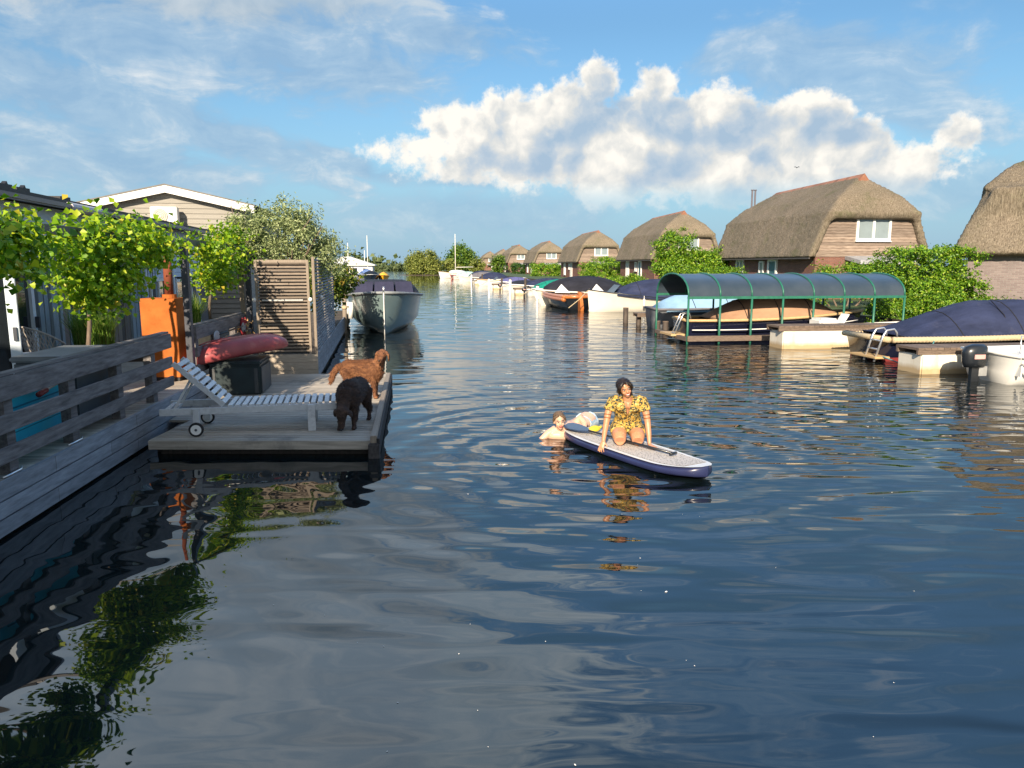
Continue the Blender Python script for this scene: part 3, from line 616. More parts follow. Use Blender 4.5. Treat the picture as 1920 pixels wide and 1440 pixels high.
mb = MB(); mb.bar((DR(9.12) + .075, 9.12 - 12, .14), (DR(14.7) + .075, 14.7 - 12, .14), .035, .22); mb.build('rubbing_strip', RUBBER, t)
mb = MB(); mb.box(DR(9.1) - .05, DR(9.1) + .09, -2.92, -2.82, -.15, .19); mb.build('corner_post', DARKWOOD, t, bevel=.015)

# lounger
t = thing('sun_lounger', 'grey white slatted sun lounger with wheels and raised back on the dock', 'sun lounger', (-4.28, 9.50, .20), R(12.5))
Wd = .66
def LP(x, y, z): return (x, y, z)
for y in (0, Wd): mb = MB(); mb.box(-.28, 2.02, y - .022, y + .022, .27, .36); mb.build('side_rail', WHITEWOOD, t, bevel=.006)
mb = MB()
for i in range(17): x = .56 + i * .088; mb.box(x, x + .058, .0, Wd, .362, .384)
mb.build('seat_slats', WHITEWOOD, t)
mb = MB(); A = Vector((.50, 0, .375)); D = Vector((-.62, 0, .60)).normalized(); N_ = Vector((.60, 0, .62)).normalized()
for y in (.05, Wd - .05): mb = MB(); mb.bar(A + Vector((0, y, 0)), A + D * .82 + Vector((0, y, 0)), .035, .06); mb.build('backrest_frame', WHITEWOOD, t)
mb = MB()
for i in range(9): q = A + D * (.03 + i * .090) + N_ * .033; mb.bar(q + Vector((0, .03, 0)), q + Vector((0, Wd - .03, 0)), .060, .02, up=N_)
mb.build('backrest_slats', WHITEWOOD, t)
mb = MB(); q = A + D * .55
for y in (.12, Wd - .12): mb.bar(q + Vector((0, y, -.03)), (-.12, y, .33), .025, .03)
mb.bar((-.12, .1, .33), (-.12, Wd - .1, .33), .03, .03); mb.build('support_strut', WHITEWOOD, t)
mb = MB(); mb.box(-.24, -.18, .023, Wd - .023, .29, .34); mb.build('cross_rail', WHITEWOOD, t)
mb = MB(); mb.box(1.96, 2.0, .023, Wd - .023, .29, .355); mb.build('cross_rail', WHITEWOOD, t)
for x, y in ((1.62, 0), (1.62, Wd)): mb = MB(); mb.box(x - .05, x + .05, y - (.066 if y == 0 else -.024), y - .024 if y == 0 else y + .066, 0, .355); mb.build('leg', WHITEWOOD, t, bevel=.005)
for y in (0, Wd):
    mb = MB(); s_ = -1 if y == 0 else 1; mb.box(.13, .21, min(y + s_ * .024, y + s_ * .064), max(y + s_ * .024, y + s_ * .064), .06, .355); mb.build('leg', WHITEWOOD, t, bevel=.005)
    wl = MB(); wl.tube([(.17, y + s_ * .07, .092), (.17, y + s_ * .115, .092)], .092, 24); w = wl.build('wheel', RUBBER, t, bevel=.006)
    h = MB(); h.tube([(.17, y + s_ * .066, .092), (.17, y + s_ * .119, .092)], .066, 20); h.build('hub', WHITEPAINT, t).parent = w
    h = MB(); h.tube([(.17, y + s_ * .062, .092), (.17, y + s_ * .125, .092)], .017, 10); h.build('axle_cap', STEEL, t).parent = w

# storage box with kayak on top
t = thing('deck_box', 'dark green plastic deck box under the red kayak', 'deck box', (-4.76, 13.02, .20), R(8))
mb = MB(); mb.box(-.45, .40, -.45, .45, .0, .50); mb.build('body', BOXPLASTIC, t, bevel=.02)
mb = MB(); mb.box(-.47, .42, -.47, .47, .503, .58); mb.build('lid', BOXPLASTIC, t, bevel=.03)
mb = MB(); mb.box(.402, .412, -.42, .42, .03, .47); mb.build('lit_side_panel', BOXSIDE, t)  # paler grey sheet puts the lit look of this side into colour
mb = MB()
for x in (-.38, .32): mb.box(x - .03, x + .03, -.462, -.4505, .03, .46)
mb.build('corner_rib', BOXSIDE, t)
t = thing('kayak', 'faded red kayak lying upside down across the dark green deck box', 'kayak', (-4.76, 13.0, .95), R(47)); t.rotation_euler[1] = R(-4)
mb = MB(); rings = []
for i in range(25):
    s = -1 + 2 * i / 24; x = s * .92; wd = .31 * (1 - abs(s) ** 2.6) ** .62 + .02; tp = .20 * (1 - abs(s) ** 3.2) ** .6 + .02; rk = .10 * abs(s) ** 3 * (1 if s < 0 else .6)
    ring = []
    for k in range(20):
        a = 2 * math.pi * k / 20; c_, s_ = math.cos(a), math.sin(a)
        zz = tp * (abs(s_) ** .8) if s_ > 0 else -.11 * (1 - abs(s) ** 4) ** .5 * abs(s_) ** .6
        ring.append((x, wd * math.copysign(abs(c_) ** .75, c_), zz - rk + .02 * s))
    rings.append(ring)
mb.loft(rings); mb.build('hull', KAYAK, t, True)
mb = MB(); mb.tube([(-.94, 0, -.10), (-.97, 0, -.16), (-.95, 0, -.22)], .012, 6); mb.build('carry_loop', RUBBER, t, True)
mb = MB()
for y in (-.1, .1): mb.tube([(-.70 + .075 * k, y * (1 - abs(-.70 + .075 * k) ** 2 * .4), .20 * (1 - abs((-.70 + .075 * k) / .92) ** 3.2) ** .6 + .008) for k in range(20)], .012, 6)
mb.build('keel_ridges', KAYAK, t, True)
# life vests and paddle on the railing
LV = M('red_vest_fabric', (.30, .025, .035), .8, .3, 6)
for lab, y, z in (('dull red life vest hung on the railing above the kayak bow', 13.35, .88), ('small dark red life vest hung high on the railing near the screen', 15.2, 1.12)):
    t = thing('life_vest', lab, 'life vest', (EL_(y) - .02, y, z), math.atan(.115), 'life vests on the railing'); mb = MB(); mb.ell((0, 0, 0), (.06, .17, .17), 12, 8); mb.ell((.02, -.10, .1), (.05, .07, .14), 10, 6); mb.ell((.02, .11, .1), (.05, .07, .14), 10, 6)
    mb.blend('body', LV, t, .02, 4); mb = MB(); mb.box(.055, .072, -.16, .16, -.06, -.02); mb.build('belt', BLACKPLASTIC, t)
t = thing('paddle', 'grey and black kayak paddle tied along the dark railing', 'paddle', (EL_(14.1) + .03, 14.1, 1.14), math.atan(.115))
mb = MB(); mb.tube([(0, -.9, .04), (0, .95, .05)], .018, 8); mb.build('shaft', BLACKPLASTIC, t, True)
for s_ in (-1, 1):
    mb = MB(); mb.ell((0, s_ * 1.0, .02), (.02, .2, .10), 12, 8); mb.build('blade', M('grey_blade', (.33, .34, .36), .4), t, True)
mb = None

# ------------------------------------------------------------------ slatted screen on its plinth
PHI = math.atan(.172)
t = thing('screen_plinth', 'low grey plank landing under the slatted screen', 'landing', (SC_(15.33), 15.33, 0), PHI)
mb = MB()
for z0, z1 in ((.42, .585), (.255, .415), (.09, .25)): mb.box(-1.75, -.002, 0, .045, z0, z1)
mb.build('front_planks', M('lit_plinth_boards', (.42, .36, .29), .8, .2, 4, (1.2, 12, 12), .003, island=.2), t)  # front planks get a paler, warmer colour for their sunlit face
mb = MB()
for z0, z1 in ((.42, .585), (.255, .415), (.09, .25)): mb.box(-.045, 0, .047, 15.5, z0, z1)
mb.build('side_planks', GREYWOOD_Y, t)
mb = MB(); mb.box(-6, -.05, .05, 15.5, -.4, .57); mb.build('top', EARTH, t)
t = thing('slatted_screen', 'tall weathered wooden screen of horizontal slats at the landing corner', 'screen', (SC_(15.33), 15.33, .585), PHI)
mb = MB()
for i in range(27): z = .05 + i * .0685; mb.box(-1.12, -.16, .02, .045, z, z + .036, Matrix.Rotation(0, 4, 'X'))
mb.build('front_slats', SLATWOOD, t)
mb = MB()
for x in (-1.15, -.14): mb.box(x - .025, x + .025, .0, .05, 0, 1.92)
mb.box(-1.12, -.165, .0, .05, 1.86, 1.92); mb.build('front_frame', TANWOOD, t)
mb = MB(); mb.box(-1.12, -.165, .14, .16, .02, 1.88); mb.build('gap_shade_panel', DARKWOOD, t)  # dark sheet added behind the slats so their gaps read as shade
mb = MB(); mb.box(-.055, .0, .0, .07, 0, 1.98); mb.build('corner_post', TANWOOD, t, bevel=.006)
mb = MB()
for i in range(3): mb.box(-.125 + i * .024, -.112 + i * .024, .02, .04, 0, .85)
mb.build('narrow_strips', DARKWOOD, t)
mb = MB()
for i in range(28): z = .05 + i * .0685; mb.box(-.04, -.015, .09, 6.2, z, z + .034)
mb.build('side_slats', GREYWOOD_Y, t)
mb = MB()
for y in (1.5, 3.0, 4.5, 6.2): mb.box(-.07, -.042, y - .03, y + .03, 0, 1.95)
mb.build('side_battens', TANWOOD, t)
for x, y in ((-1.20, -.03), (-.10, -.03), (.02, 1.2)):
    mb = MB(); mb.ell((x, y, 1.12), (.04, .04, .045), 10, 8); mb.build('lamp_globe', WHITEPAINT, t, True)
mb = MB(); mb.box(-1.05, -.25, -.004, .016, 1.095, 1.125); mb.build('door_bolt', M('pale_grey_metal', (.5, .5, .48), .5), t)
t = thing('garden_post', 'leaning grey timber post left of the slatted screen', 'post', (-5.55, 15.55, .3)); mb = MB(); mb.bar((0, 0, 0), (-.05, 0, 2.2), .10, .10, up=(0, 1, 0)); mb.build('shaft', TANWOOD, t, bevel=.01); mb = MB(); mb.bar((-.05, -.02, 2.15), (.1, -.02, 1.8), .05, .05, up=(0, 1, 0)); mb.build('brace', TANWOOD, t)
t = thing('flower_pot', 'dry straw coloured flowers in a tan pot at the screen foot', 'plant pot', (-5.55, 15.25, .5)); mb = MB(); mb.loft([[(rr * math.cos(2 * math.pi * k / 16), rr * math.sin(2 * math.pi * k / 16), z) for k in range(16)] for rr, z in ((.13, 0), (.17, .35), (.15, .36))]); mb.build('pot', TANWOOD, t, True)
foliage('dried_flowers', DRY, [((0, 0, .55), (.14, .14, .22))], 260, .07, t, .5, .06, 3)

# olive tree behind the screen
t = thing('olive_tree', 'silvery grey green olive tree rising behind the slatted screen', 'tree', (-5.35, 17.2, .3))
mb = MB(); p = trunk(mb, (0, 0, 0), (.1, 0, 1.5), .11, .08, 4)
g = random.Random(8)
for i in range(16): trunk(mb, p, (g.uniform(-1.1, 1.2), g.uniform(-.8, .8), g.uniform(2.1, 3.4)), .04, .008, i, .1)
mb.build('trunk', BARK, t, True)
foliage('crown', OLIVE, [((.05, 0, 2.95), (.75, .8, .58)), ((-.72, 0, 2.6), (.52, .6, .55)), ((.72, 0, 2.6), (.62, .7, .50)), ((.1, -.2, 2.25), (1.0, .6, .35)), ((1.02, .1, 2.25), (.45, .6, .42)), ((-.5, -.2, 2.9), (.4, .5, .4)), ((.5, -.1, 3.0), (.4, .5, .4)), ((-1.05, 0, 2.35), (.3, .4, .3))], 16500, .075, t, .36, .105, 21, .15, .35, .2, 400)

# climbing shrub and tan post further along the landing
t = thing('climbing_shrub', 'dark green and rusty yellow shrub spilling over the end of the slatted side screen', 'shrub', (-5.75, 22.3, .57))
foliage('foliage', SHRUBY, [((-.25, -1.6, 1.35), (.35, 1.6, .5)), ((.1, .4, 1.35), (.5, .9, .5)), ((.2, 2.0, 1.25), (.45, 1.0, .45)), ((0, .5, .75), (.35, 1.2, .5))], 3800, .12, t, .7, .15, 31)
mb = MB(); p = trunk(mb, (0, 0, 0), (0, .2, .9), .05, .03, 3)
for i in range(6): trunk(mb, p, (g.uniform(-.3, .4), g.uniform(-1.4, 1.6), 1.4), .02, .006, i, .06)
mb.build('trunk', BARK, t, True)
t = thing('mooring_pole', 'tan timber mooring pole beside the bow of grey tender', 'pole', (-5.98, 26.6, -.6)); mb = MB(); mb.tube([(0, 0, 0), (.02, 0, 1.2), (.03, 0, 2.25)], [.085, .08, .075], 12); mb.build('shaft', TANWOOD, t, True); mb = MB(); mb.tube([(.02, 0, 1.45), (.02, 0, 1.56)], .1, 12); mb.build('rope_collar', ROPE, t, True)
t = thing('mooring_pole', 'thin weathered pole behind the tan mooring pole', 'pole', (-6.35, 28.4, -.6)); mb = MB(); mb.tube([(0, 0, 0), (.01, 0, 2.3)], .06, 10); mb.build('shaft', TANWOOD, t, True); mb = MB(); mb.tube([(.01, 0, 2.3), (.01, 0, 2.34)], .068, 10); mb.build('cap', WHITEPAINT, t, True)
t = thing('fender', 'small pale blue float lying in the water beside the landing', 'fender', (-3.45, 17.3, .02), R(20)); mb = MB(); mb.ell((0, 0, 0), (.26, .09, .08), 14, 8); mb.build('body', BLUEWHITE, t, True); mb = MB(); mb.ell((0, 0, -.02), (.275, .1, .05), 14, 6); mb.build('band', M('blue_vinyl', (.05, .2, .5), .4), t, True)

# ------------------------------------------------------------------ grey clapboard house with white gable
t = thing('clapboard_house', 'taupe clapboard house with white low gable trim behind the vines', 'house', (-11.7, 26, 0), PHI)
hw = 2.85; zr = 5.05; ze = 4.40; slope = (zr - ze) / hw
mb = MB()
for k in range(26):
    z0 = .4 + k * .17; z1 = z0 + .165; xx = min(hw - .35, (zr - .18 - z1) / slope); x0 = min(hw - .35, (zr - .18 - z0) / slope)
    if xx <= .05: break
    mb.add([(-xx, .0, z1), (xx, .0, z1), (x0, -.025, z0), (-x0, -.025, z0), (-xx, .06, z1), (xx, .06, z1), (x0, .06, z0), (-x0, .06, z0)], [(0, 1, 2, 3), (4, 7, 6, 5), (0, 4, 5, 1), (3, 2, 6, 7), (0, 3, 7, 4), (1, 5, 6, 2)])
mb.build('front_wall', CLAPBOARD, t)
mb = MB(); mb.prism([(-hw + .35, .08, .3), (hw - .35, .08, .3), (hw - .35, .08, ze - .15), (0, .08, zr - .3), (-hw + .35, .08, ze - .15)], (0, 0, 0), (0, 9, 0)); mb.build('walls', CLAPBOARD, t)
mb = MB(); mb.prism([(-hw, -.32, ze - .24), (0, -.32, zr - .24), (hw, -.32, ze - .24), (hw, -.32, ze), (0, -.32, zr), (-hw, -.32, ze)], (0, 0, 0), (0, .04, 0)); mb.build('bargeboard', WHITEPAINT, t)
mb = MB(); mb.prism([(-hw - .03, -.34, ze + .003), (0, -.34, zr + .003), (hw + .03, -.34, ze + .003), (hw + .03, -.34, ze + .04), (0, -.34, zr + .045), (-hw - .03, -.34, ze + .04)], (0, 0, 0), (0, 9.6, 0)); mb.build('roof', M('grey_roof_edge', (.16, .15, .14), .7), t)
mb = MB(); mb.prism([(-hw, -.27, ze - .12), (0, -.27, zr - .12), (hw, -.27, ze - .12), (hw, -.27, ze - .02), (0, -.27, zr - .02), (-hw, -.27, ze - .02)], (0, 0, 0), (0, .27, 0)); mb.build('soffit', CLAPBOARD, t)
t = thing('air_conditioner', 'white air conditioner unit on the clapboard gable wall', 'air conditioner', (-11.66, 25.62, 3.72), PHI)
mb = MB(); mb.box(-.42, .42, -.17, .15, 0, .60); mb.build('case', WHITEPAINT, t, bevel=.02)
mb = MB(); mb.tube([(-.1, -.172, .3), (-.1, -.19, .3)], .23, 28); gr = mb.build('fan_grille', M('beige_grille', (.55, .50, .42), .6), t)
mb = MB()
for k in range(4): mb.tube([(-.1 + .055 * (k + 1) * math.cos(2 * math.pi * i / 20), -.195, .3 + .055 * (k + 1) * math.sin(2 * math.pi * i / 20)) for i in range(21)], .006, 4)
mb.build('wire_rings', M('grille_wire', (.3, .27, .22), .5), t).parent = gr
mb = MB(); mb.box(-.36, -.28, -.1, .38, -.06, -.003); mb.box(.28, .36, -.1, .38, -.06, -.003); mb.build('bracket', STEEL, t)
# ================================================================== RIGHT BANK: thatched houses
HW, HL, ZG, ZE, ZB, ZR = 6.1, 12.5, .6, 2.9, 5.15, 7.25
def thatched_house():
    t = thing('thatched_house', None, 'house', (0, 0, 0), 0, 'thatched houses along the canal')
    mb = MB(); th = .42
    for s in (0, 1):                                  # steep lower flanks
        X = (lambda x: x) if s == 0 else (lambda x: HW - x)
        mb.prism([(X(-.55), 0, ZE - .05), (X(.42), 0, ZB + .15), (X(.42 + th), 0, ZB + .1), (X(-.15), 0, ZE - .12)], (0, -.38, 0), (0, HL + .76, 0))
    x0, x1 = .30, HW - .30; y0, y1 = -.55, HL + .55; c = HW / 2; r0, r1 = 1.05, HL - 1.6
    base = [(x0, y0, ZB), (x1, y0, ZB), (x1, y1, ZB), (x0, y1, ZB)]; low = [(x, y, ZB - .30) for x, y, z in [(x0 + .1, y0 + .12, 0), (x1 - .1, y0 + .12, 0), (x1 - .1, y1 - .12, 0), (x0 + .1, y1 - .12, 0)]]
    mid = [(x0 + .95, y0 + .55, ZB + .98), (x1 - .95, y0 + .55, ZB + .98), (x1 - .95, y1 - .8, ZB + .98), (x0 + .95, y1 - .8, ZB + .98)]
    top = [(c - .12, r0, ZR), (c + .12, r0, ZR), (c + .12, r1, ZR - .05), (c - .12, r1, ZR - .05)]
    mb.loft([low, base, mid, top])
    o = mb.blend('roof', THATCH, t, .13, 5)
    g = random.Random(2)
    for v in o.data.vertices: v.co += Vector((g.uniform(-.025, .025), g.uniform(-.025, .025), g.uniform(-.02, .02)))
    mb = MB(); k = 0; y = r0 - .12
    while y < r1: mb.prism([(c - .30, 0, ZR - .17), (c, 0, ZR + .13 - .004 * k), (c + .30, 0, ZR - .17), (c + .26, 0, ZR - .23), (c, 0, ZR - .03), (c - .26, 0, ZR - .23)], (0, y, 0), (0, .40, 0)); y += .385; k += 1
    mb.prism([(c - .36, 0, ZR - .30), (c, 0, ZR + .14), (c + .36, 0, ZR - .30), (c, 0, ZR - .42)], (0, r0 - .22, 0), (0, .1, 0)); mb.build('ridge_cap', RIDGETILE, o)
    mb = MB(); mb.box(.0, HW, .0, HL, ZG - .3, ZE - .05); mb.build('brick_wall', BRICK, t)
    mb = MB(); z = ZE - .05; k = 0
    while z < ZB - .12:                               # boards of the near gable
        z1 = min(z + .155, ZB - .08); a0 = -.05 + .62 * (z - ZE) / (ZB - ZE); a1 = -.05 + .62 * (z1 - ZE) / (ZB - ZE)
        mb.add([(a0, -.045, z), (HW - a0, -.045, z), (HW - a1, -.02, z1 - .012), (a1, -.02, z1 - .012), (a0, .03, z), (HW - a0, .03, z), (HW - a1, .03, z1 - .012), (a1, .03, z1 - .012)], [(0, 1, 2, 3), (0, 4, 5, 1), (3, 2, 6, 7), (0, 3, 7, 4), (1, 5, 6, 2), (4, 7, 6, 5)]); z += .155
    mb.build('gable_boards', GABLEBOARD, t)
    mb = MB(); mb.prism([(-.1, 0, ZE - .06), (HW + .1, 0, ZE - .06), (HW - .5, 0, ZB), (.5, 0, ZB)], (0, .04, 0), (0, HL - .08, 0)); mb.build('upper_walls', GABLEBOARD, t)
    def window(x0, x1, z0, z1, face, sash=2, pane=PALEGLASS, name='window', fr=.10):
        P = (lambda a, b, c0, c1, z0, z1: (a, b, -c1, -c0, z0, z1)) if face == 'g' else (lambda a, b, c0, c1, z0, z1: (-c1, -c0, a, b, z0, z1))
        mb = MB(); mb.box(*P(x0, x1, -.01, .052, z0, z1)); w = mb.build(name, pane, t)
        f = MB()
        for i in range(sash + 1): xx = x0 + (x1 - x0) * i / sash; f.box(*P(xx - fr / 2, xx + fr / 2, .0, .10, z0 - fr / 2, z1 + fr / 2))
        for z in (z0, z1): f.box(*P(x0 + .003, x1 - .003, .002, .096, z - fr / 2, z + fr / 2))
        f.build('frame', WHITEPAINT, w)
        s_ = MB(); s_.box(*P(x0 - .1, x1 + .1, .0, .16, z0 - fr / 2 - .05, z0 - fr / 2 - .003)); s_.build('sill', WHITEPAINT, w)
    window(2.30, 4.20, ZB - 1.38, ZB - .20, 'g', 2, PALEGLASS, fr=.13)
    window(3.6, 4.5, ZG + .9, ZG + 2.0, 'g', 1, GLASS)
    window(8.9, 9.9, ZG + .35, ZG + 2.1, 'c', 2, PALEGLASS)
    window(4.3, 5.3, ZG + .02, ZG + 2.1, 'c', 1, M('teal_door', (.04, .13, .17), .4), 'door', .16)
    window(6.0, 6.5, ZG + 1.2, ZG + 2.0, 'c', 1, PALEGLASS)
    mb = MB(); mb.prism([(1.7, 0, ZG + 1.75), (1.7, 0, ZG + 1.95), (5.6, 0, ZG + 1.95), (5.6, 0, ZG + 1.75)], (0, -.02, .35), (0, -1.5, -.25)); mb.build('lean_to_roof', M('grey_felt_roof', (.34, .35, .37), .6), t)
    mb = MB(); mb.box(-.50, -.42, -.2, HL + .2, ZE - .17, ZE - .09); mb.build('eaves_shadow_strip', DARKWOOD, t)  # dark strip under the canal eaves, standing in for their shadow
    return t
HROT = R(7.5)
houses = [((16.5, 41.1), 'nearest whole thatched house with orange ridge and white gable window'), ((13.6, 71.9), 'second whole thatched house, partly behind a round green tree'), ((9.6, 108.4), 'third thatched house, behind the cream launch and clipped hedge'),
          ((4.6, 149.4), 'fourth thatched house, above the black covered boat'), ((-1.0, 190), 'fifth thatched house along the far row'), ((-5.5, 235), 'sixth thatched house, small in the far row'), ((-10.5, 264), 'farthest and smallest thatched house by the bright tree')]
proto = thatched_house()
for i, ((x, y), lab) in enumerate(houses):
    o = proto if i == 0 else copy_tree(proto)
    o.location = (x, y, 0); o.rotation_euler = (0, 0, HROT); o['label'] = lab
    if i: o.scale = (1, 1 + .05 * ((i * 7) % 3 - 1), 1 + .025 * ((i * 5) % 3 - 1)); o.rotation_euler.z += R(((i * 11) % 5 - 2) * .7)
if True:                                              # only the near house shows its flue pipes
        o = proto
        for k in (0, .22): mb = MB(); mb.tube([(1.55 + k, HL - 1.0, 6.0), (1.55 + k, HL - 1.0, 7.45 + .02 * k)], .06, 10); mb.tube([(1.55 + k, HL - 1.0, 7.46), (1.55 + k, HL - 1.0, 7.52)], .10, 10); mb.build('flue_pipe', GUTTER, o)
# house at the right edge, turned so that its long eaves face the viewer
t = thing('thatched_house', 'big thatched house cut off by the right edge, grey brick under deep eaves', 'house', (17.45, 28.9, 0), R(-31), 'thatched houses along the canal')
mb = MB(); L2 = 12
mb.loft([[(-.62, -.62, ZE - .1), (.42, .95, 5.35), (.42, 1.5, 5.3), (-.62, -.15, ZE - .18)], [(L2, -.62, ZE - .1), (L2, .95, 5.35), (L2, 1.5, 5.3), (L2, -.15, ZE - .18)]])
mb.loft([[(-.62, 7.02, ZE - .1), (.42, 5.45, 5.35), (.42, 4.9, 5.3), (-.62, 6.55, ZE - .18)], [(L2, 7.02, ZE - .1), (L2, 5.45, 5.35), (L2, 4.9, 5.3), (L2, 6.55, ZE - .18)]])
mb.loft([[(.5, .75, 5.1), (L2, .75, 5.1), (L2, 5.65, 5.1), (.5, 5.65, 5.1)], [(.22, .62, 5.32), (L2, .62, 5.32), (L2, 5.78, 5.32), (.22, 5.78, 5.32)], [(1.15, 1.75, 6.22), (L2, 1.75, 6.22), (L2, 4.65, 6.22), (1.15, 4.65, 6.22)], [(3.1, 3.1, 7.15), (L2, 3.1, 7.15), (L2, 3.3, 7.15), (3.1, 3.3, 7.15)]])
mb.prism([(-.3, 0, ZE), (.6, 0, 5.3), (L2, 0, 5.3), (L2, 0, ZE)], (0, .25, 0), (0, 5.9, 0))
o = mb.blend('roof', THATCH, t, .11, 5)
g = random.Random(4)
for v in o.data.vertices: v.co += Vector((g.uniform(-.025, .025), g.uniform(-.025, .025), g.uniform(-.025, .025)))
mb = MB(); mb.box(.0, L2, .0, 6.4, .3, ZE); mb.build('brick_wall', BRICKGREY, t)
mb = MB(); mb.tube([(3.2, 3.2, 7.17), (L2, 3.2, 7.17)], .2, 8); mb.build('ridge_cap', RIDGETILE, o)

# ================================================================== vegetation of the right bank
def bush(name, label, cat, x, y, blobs, n, size, mat, seed, box=False, clump=.16, group=None, trunk_h=0, asp=.6, core=True):
    t = thing(name, label, cat, (x, y, .5), HROT if box else 0, group)
    foliage('foliage', mat, [((a, b_, c_ - .5), r) for (a, b_, c_, r) in blobs], n, size, t, asp, clump, seed, .35, .6, .22, None, box)
    mb = MB(); g = random.Random(seed)
    for (a, b_, c_, r) in blobs: trunk(mb, (a * .3, b_ * .3, -.1), (a, b_, c_ - .5), .05, .015, g.randint(0, 99), .05)
    mb.build('stems', BARK, t, True); return t
bush('laurel_hedge', 'tall glossy green laurel hedge beside the right thatched house', 'hedge', 15.2, 27.6, [(-.45, 0, 1.65, (1.2, 1.0, 1.28)), (.7, .3, 1.68, (1.0, 1.1, 1.28)), (.1, -.8, 1.0, (1.4, .6, .8))], 34000, .095, HEDGE, 41, True, .09)
bush('laurel_hedge', 'low bright green shrub spreading in front of the tall laurel hedge', 'shrub', 15.9, 25.4, [(-1.2, 0, .95, (.9, .7, .45)), (.4, .1, .8, (.9, .7, .4)), (1.7, .3, .75, (.8, .6, .35))], 6500, .085, HEDGE, 42, False, .12)
bush('garden_shrub', 'leafy shrub below the white gable window of the nearest house', 'shrub', 15.0, 34.0, [(-.7, 0, 1.75, (.8, .8, .7)), (.6, .2, 1.7, (1.0, .9, .75)), (1.8, .6, 1.8, (.9, .9, .75)), (-1.5, -.4, 1.3, (.6, .6, .6))], 10000, .10, HEDGE, 43, False, .13)
bush('garden_shrub', 'dark leafy shrub under the right end of the green canopy', 'shrub', 13.7, 25.6, [(-.7, 0, .85, (.9, .5, .5)), (.5, .1, 1.0, (.9, .5, .6))], 4500, .08, HEDGE, 44, False, .11)
bush('round_tree', 'round dense bright green tree before the second thatched house', 'tree', 11.6, 54.0, [(0, 0, 3.45, (1.35, 1.35, 1.4)), (-.15, -.2, 2.1, (1.25, 1.3, 1.0)), (.3, 0, 2.3, (1.2, 1.2, 1.0))], 14000, .15, HEDGE, 45, False, .17)
bush('garden_tree', 'spreading light green tree right of the round tree', 'tree', 14.0, 53.0, [(-.6, 0, 2.6, (1.0, 1.1, .7)), (.8, .3, 2.8, (1.0, 1.1, .75)), (1.7, .5, 2.5, (.9, 1.0, .7)), (0, 0, 1.9, (1.5, 1.0, .6))], 9500, .15, HEDGE, 46, False, .17)
bush('clipped_hedge', 'yellow green clipped hedge behind the left end of the canopy', 'hedge', 11.4, 45.5, [(0, 0, 1.45, (2.2, .7, .75)), (1.8, .4, 1.3, (1.0, .7, .6))], 9000, .11, HEDGE, 47, True, .12)
bush('clipped_hedge', 'square clipped green hedge in front of the third thatched house', 'hedge', 10.9, 88.0, [(0, 0, 1.5, (2.6, 2.0, 1.0)), (.7, 2.5, 2.2, (1.7, 1.5, .95))], 11000, .18, HEDGE, 48, True, .18)
bush('garden_shrub', 'low lime shrub beside the cream launch cover', 'shrub', 9.1, 60.0, [(-.8, 0, .95, (.9, .8, .5)), (.7, .2, 1.0, (1.0, .8, .55))], 4500, .13, HEDGE, 49, False, .13)
bush('clipped_hedge', 'clipped hedge left of third thatched house', 'hedge', 5.7, 128, [(0, 0, 1.5, (2.2, 2.0, .95))], 6000, .24, HEDGE, 50, True, .22)
bush('clipped_hedge', 'small clipped hedge before the fourth thatched house', 'hedge', 2.2, 165, [(0, 0, 1.5, (2.0, 2.0, 1.0))], 4000, .28, HEDGE_D, 51, True, .25)
bush('garden_tree', 'thin yellow green tree between fifth and sixth thatched houses', 'tree', -3.3, 185, [(0, 0, 2.6, (1.3, 1.3, 2.2))], 1600, .45, TREEBRT, 52, False, .45)
bush('waterside_tree', 'bright green tree just left of the farthest thatched house', 'tree', -13.0, 192, [(0, 0, 4.4, (2.9, 2.9, 2.6)), (-1.5, 0, 2.6, (2.6, 2.6, 1.9)), (1.6, 0, 2.8, (2.2, 2.0, 2.0))], 7000, .5, TREEBRT, 53, False, .6)
bush('waterside_tree', 'yellowish small tree at the right foot of the bright green tree', 'tree', -8.6, 186, [(0, 0, 2.3, (1.5, 1.5, 1.9))], 1800, .42, TREEGRN, 54, False, .4)
bush('willow_tree', 'wide olive green willow standing on the water in the far middle', 'tree', -21.3, 181, [(-1.3, 0, 2.9, (2.2, 2.2, 2.7)), (1.1, 0, 3.1, (2.3, 2.2, 2.6)), (-2.0, 0, 2.2, (1.5, 2, 2.0)), (2.5, 0, 2.1, (1.5, 2, 1.9)), (0, 0, 1.2, (3.6, 2.3, 1.2))], 13000, .42, TREEGRN, 55, False, .5)
bush('willow_tree', 'darker low tree at the right side of the far willow', 'tree', -15.6, 186, [(0, 0, 1.9, (1.6, 1.5, 1.7)), (1.4, 0, 1.5, (1.3, 1.2, 1.3))], 2600, .42, TREEGRN, 56, False, .45)
mb = MB(); mb.ell((-21, 181.5, -.1), (7.0, 3.4, .35), 24, 6); structure(mb.build('island', EARTH, None, True))
far = [(-58, 330, 5.5, 2.9, 'low far tree right of the yellow boat'), (-50, 335, 6.0, 3.8, 'small far tree left of the wide willow'), (-70, 300, 7, 4.0, 'far bush between the left masts'), (-50.5, 246, 3.0, 6.6, 'dark narrow far tree behind the two masts'), (-60, 240, 4, 3.2, 'far tree behind the white roofed house'), (-43, 345, 6, 3.3, 'hazy far tree beside the willow')]
for i, (x, y, r, h, lab) in enumerate(far):
    h *= .72
    bush('distant_tree', lab, 'tree', x, y, [(0, 0, h * .55, (r * .8, r * .6, h * .5)), (r * .4, 0, h * .4, (r * .6, r * .5, h * .4))], 1500, .9, FARTREE, 60 + i, False, .7, 'trees on the far shore')
